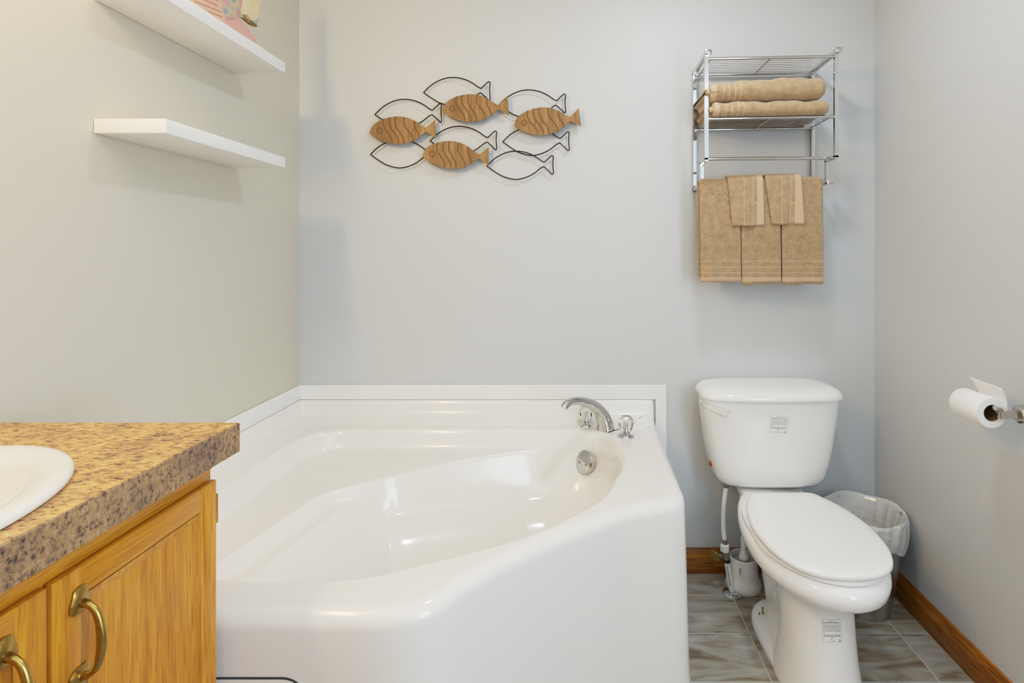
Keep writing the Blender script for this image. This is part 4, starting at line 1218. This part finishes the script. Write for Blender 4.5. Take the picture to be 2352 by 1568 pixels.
mb.loft([[(*inset(p), HCt) for p in ou], [(*p, HCt - bv) for p in ou], [(*p, HCt - 0.0505) for p in ou], [(*p, HCt - 0.05) for p in ih]], False, False, mi=1)
tag(link('countertop', mb, [M['laminate'], M['laminate_edge_shade']], smooth=25), 'speckled brown laminate countertop on the oak vanity', 'countertop')
# sink
def el(s, z, dx=0.0): return [(SCX + dx + SA * s * math.cos(2 * PI * k / 80), SCY + (SB - SA + SA * s) * math.sin(2 * PI * k / 80) if s > 0.6 else SCY + SB * s * math.sin(2 * PI * k / 80), z) for k in range(80)]
mb = MB()
mb.loft([el(0.985, HCt + 0.0005), el(1.0, HCt + 0.003), el(1.0, HCt + 0.008), el(0.985, HCt + 0.0125), el(0.955, HCt + 0.0145), el(0.90, HCt + 0.0135), el(0.82, HCt + 0.010), el(0.775, HCt + 0.004), el(0.74, HCt - 0.012),
         el(0.70, HCt - 0.05), el(0.62, HCt - 0.10), el(0.50, HCt - 0.125), el(0.30, HCt - 0.136), el(0.08, HCt - 0.14)], False, True)
sk = link('sink_basin', mb, M['sink'], smooth=60)
tag(sk, 'cream oval drop in sink set in the laminate countertop', 'sink')

# ================================================================ LIGHTS
def lamp(name, kind, loc, energy, color, size=0.1, rot=None, size_y=None):
    L = bpy.data.lights.new(name, kind); L.energy = energy; L.color = color
    if kind == 'POINT': L.shadow_soft_size = size
    if kind == 'AREA':
        L.size = size
        if size_y: L.shape = 'RECTANGLE'; L.size_y = size_y
        else: L.shape = 'DISK'
    o = bpy.data.objects.new(name, L); COL.objects.link(o); o.location = loc
    if rot: o.rotation_euler = rot
    return o
for k, yy in enumerate((0.80, 0.65, 0.50, 0.35)):
    lamp('vanity_bulb', 'POINT', (-0.945, yy, 2.02), 5.9, (1.0, 0.65, 0.27), 0.035)
lamp('ceiling_lamp', 'AREA', (0.42, 1.30, 2.42), 8.5, (0.86, 0.94, 1.0), 0.2, (0, 0, 0))
lamp('bounced_fill', 'AREA', (0.72, -0.30, 1.55), 32, (0.74, 0.88, 1.0), 0.5, (math.radians(218), 0, 0))  # added cool fill behind the camera, aimed back at front wall and ceiling
lamp('right_fill', 'AREA', (XR - 0.03, 0.10, 1.25), 31, (0.73, 0.875, 1.0), 0.9, (0, math.radians(90), math.radians(-14)), 1.1)  # added cool fill at the right wall for the tub apron, no window there
w = bpy.data.worlds.new('World'); scene.world = w; w.use_nodes = True
w.node_tree.nodes['Background'].inputs['Color'].default_value = (0.9, 0.95, 1, 1)
w.node_tree.nodes['Background'].inputs['Strength'].default_value = 0.3

# ================================================================ CAMERA
cam = bpy.data.cameras.new('Camera'); co = bpy.data.objects.new('Camera', cam); COL.objects.link(co)
cam.sensor_width = 36.0; cam.lens = F * 36.0 / 2352.0
cam.shift_x = (1176.0 - CX) / 2352.0
cam.shift_y = -(784.0 - CY) / 2352.0
cam.clip_start = 0.02
co.location = (0, 0, H); co.rotation_euler = (PI / 2, 0, 0)
scene.camera = co
for o in list(COL.objects):
    if '_base' in o: del o['_base']
scene.view_settings.view_transform = 'Standard'
scene.view_settings.look = 'None'
scene.view_settings.exposure = -0.06
# gentle highlight roll-off, as in a tone-mapped interior photograph
scene.view_settings.use_curve_mapping = True
cm = scene.view_settings.curve_mapping
cm.white_level = (2.0, 2.0, 2.0)
c_ = cm.curves[3]
for x_, y_ in ((0.05, 0.125), (0.125, 0.32), (0.25, 0.575), (0.40, 0.745), (0.60, 0.865)): c_.points.new(x_, y_)
cm.update()
scene.cycles.use_denoising = True
scene.cycles.max_bounces = 10
scene.cycles.diffuse_bounces = 6
scene.cycles.caustics_reflective = False
scene.cycles.caustics_refractive = False
scene.cycles.sample_clamp_indirect = 6.0
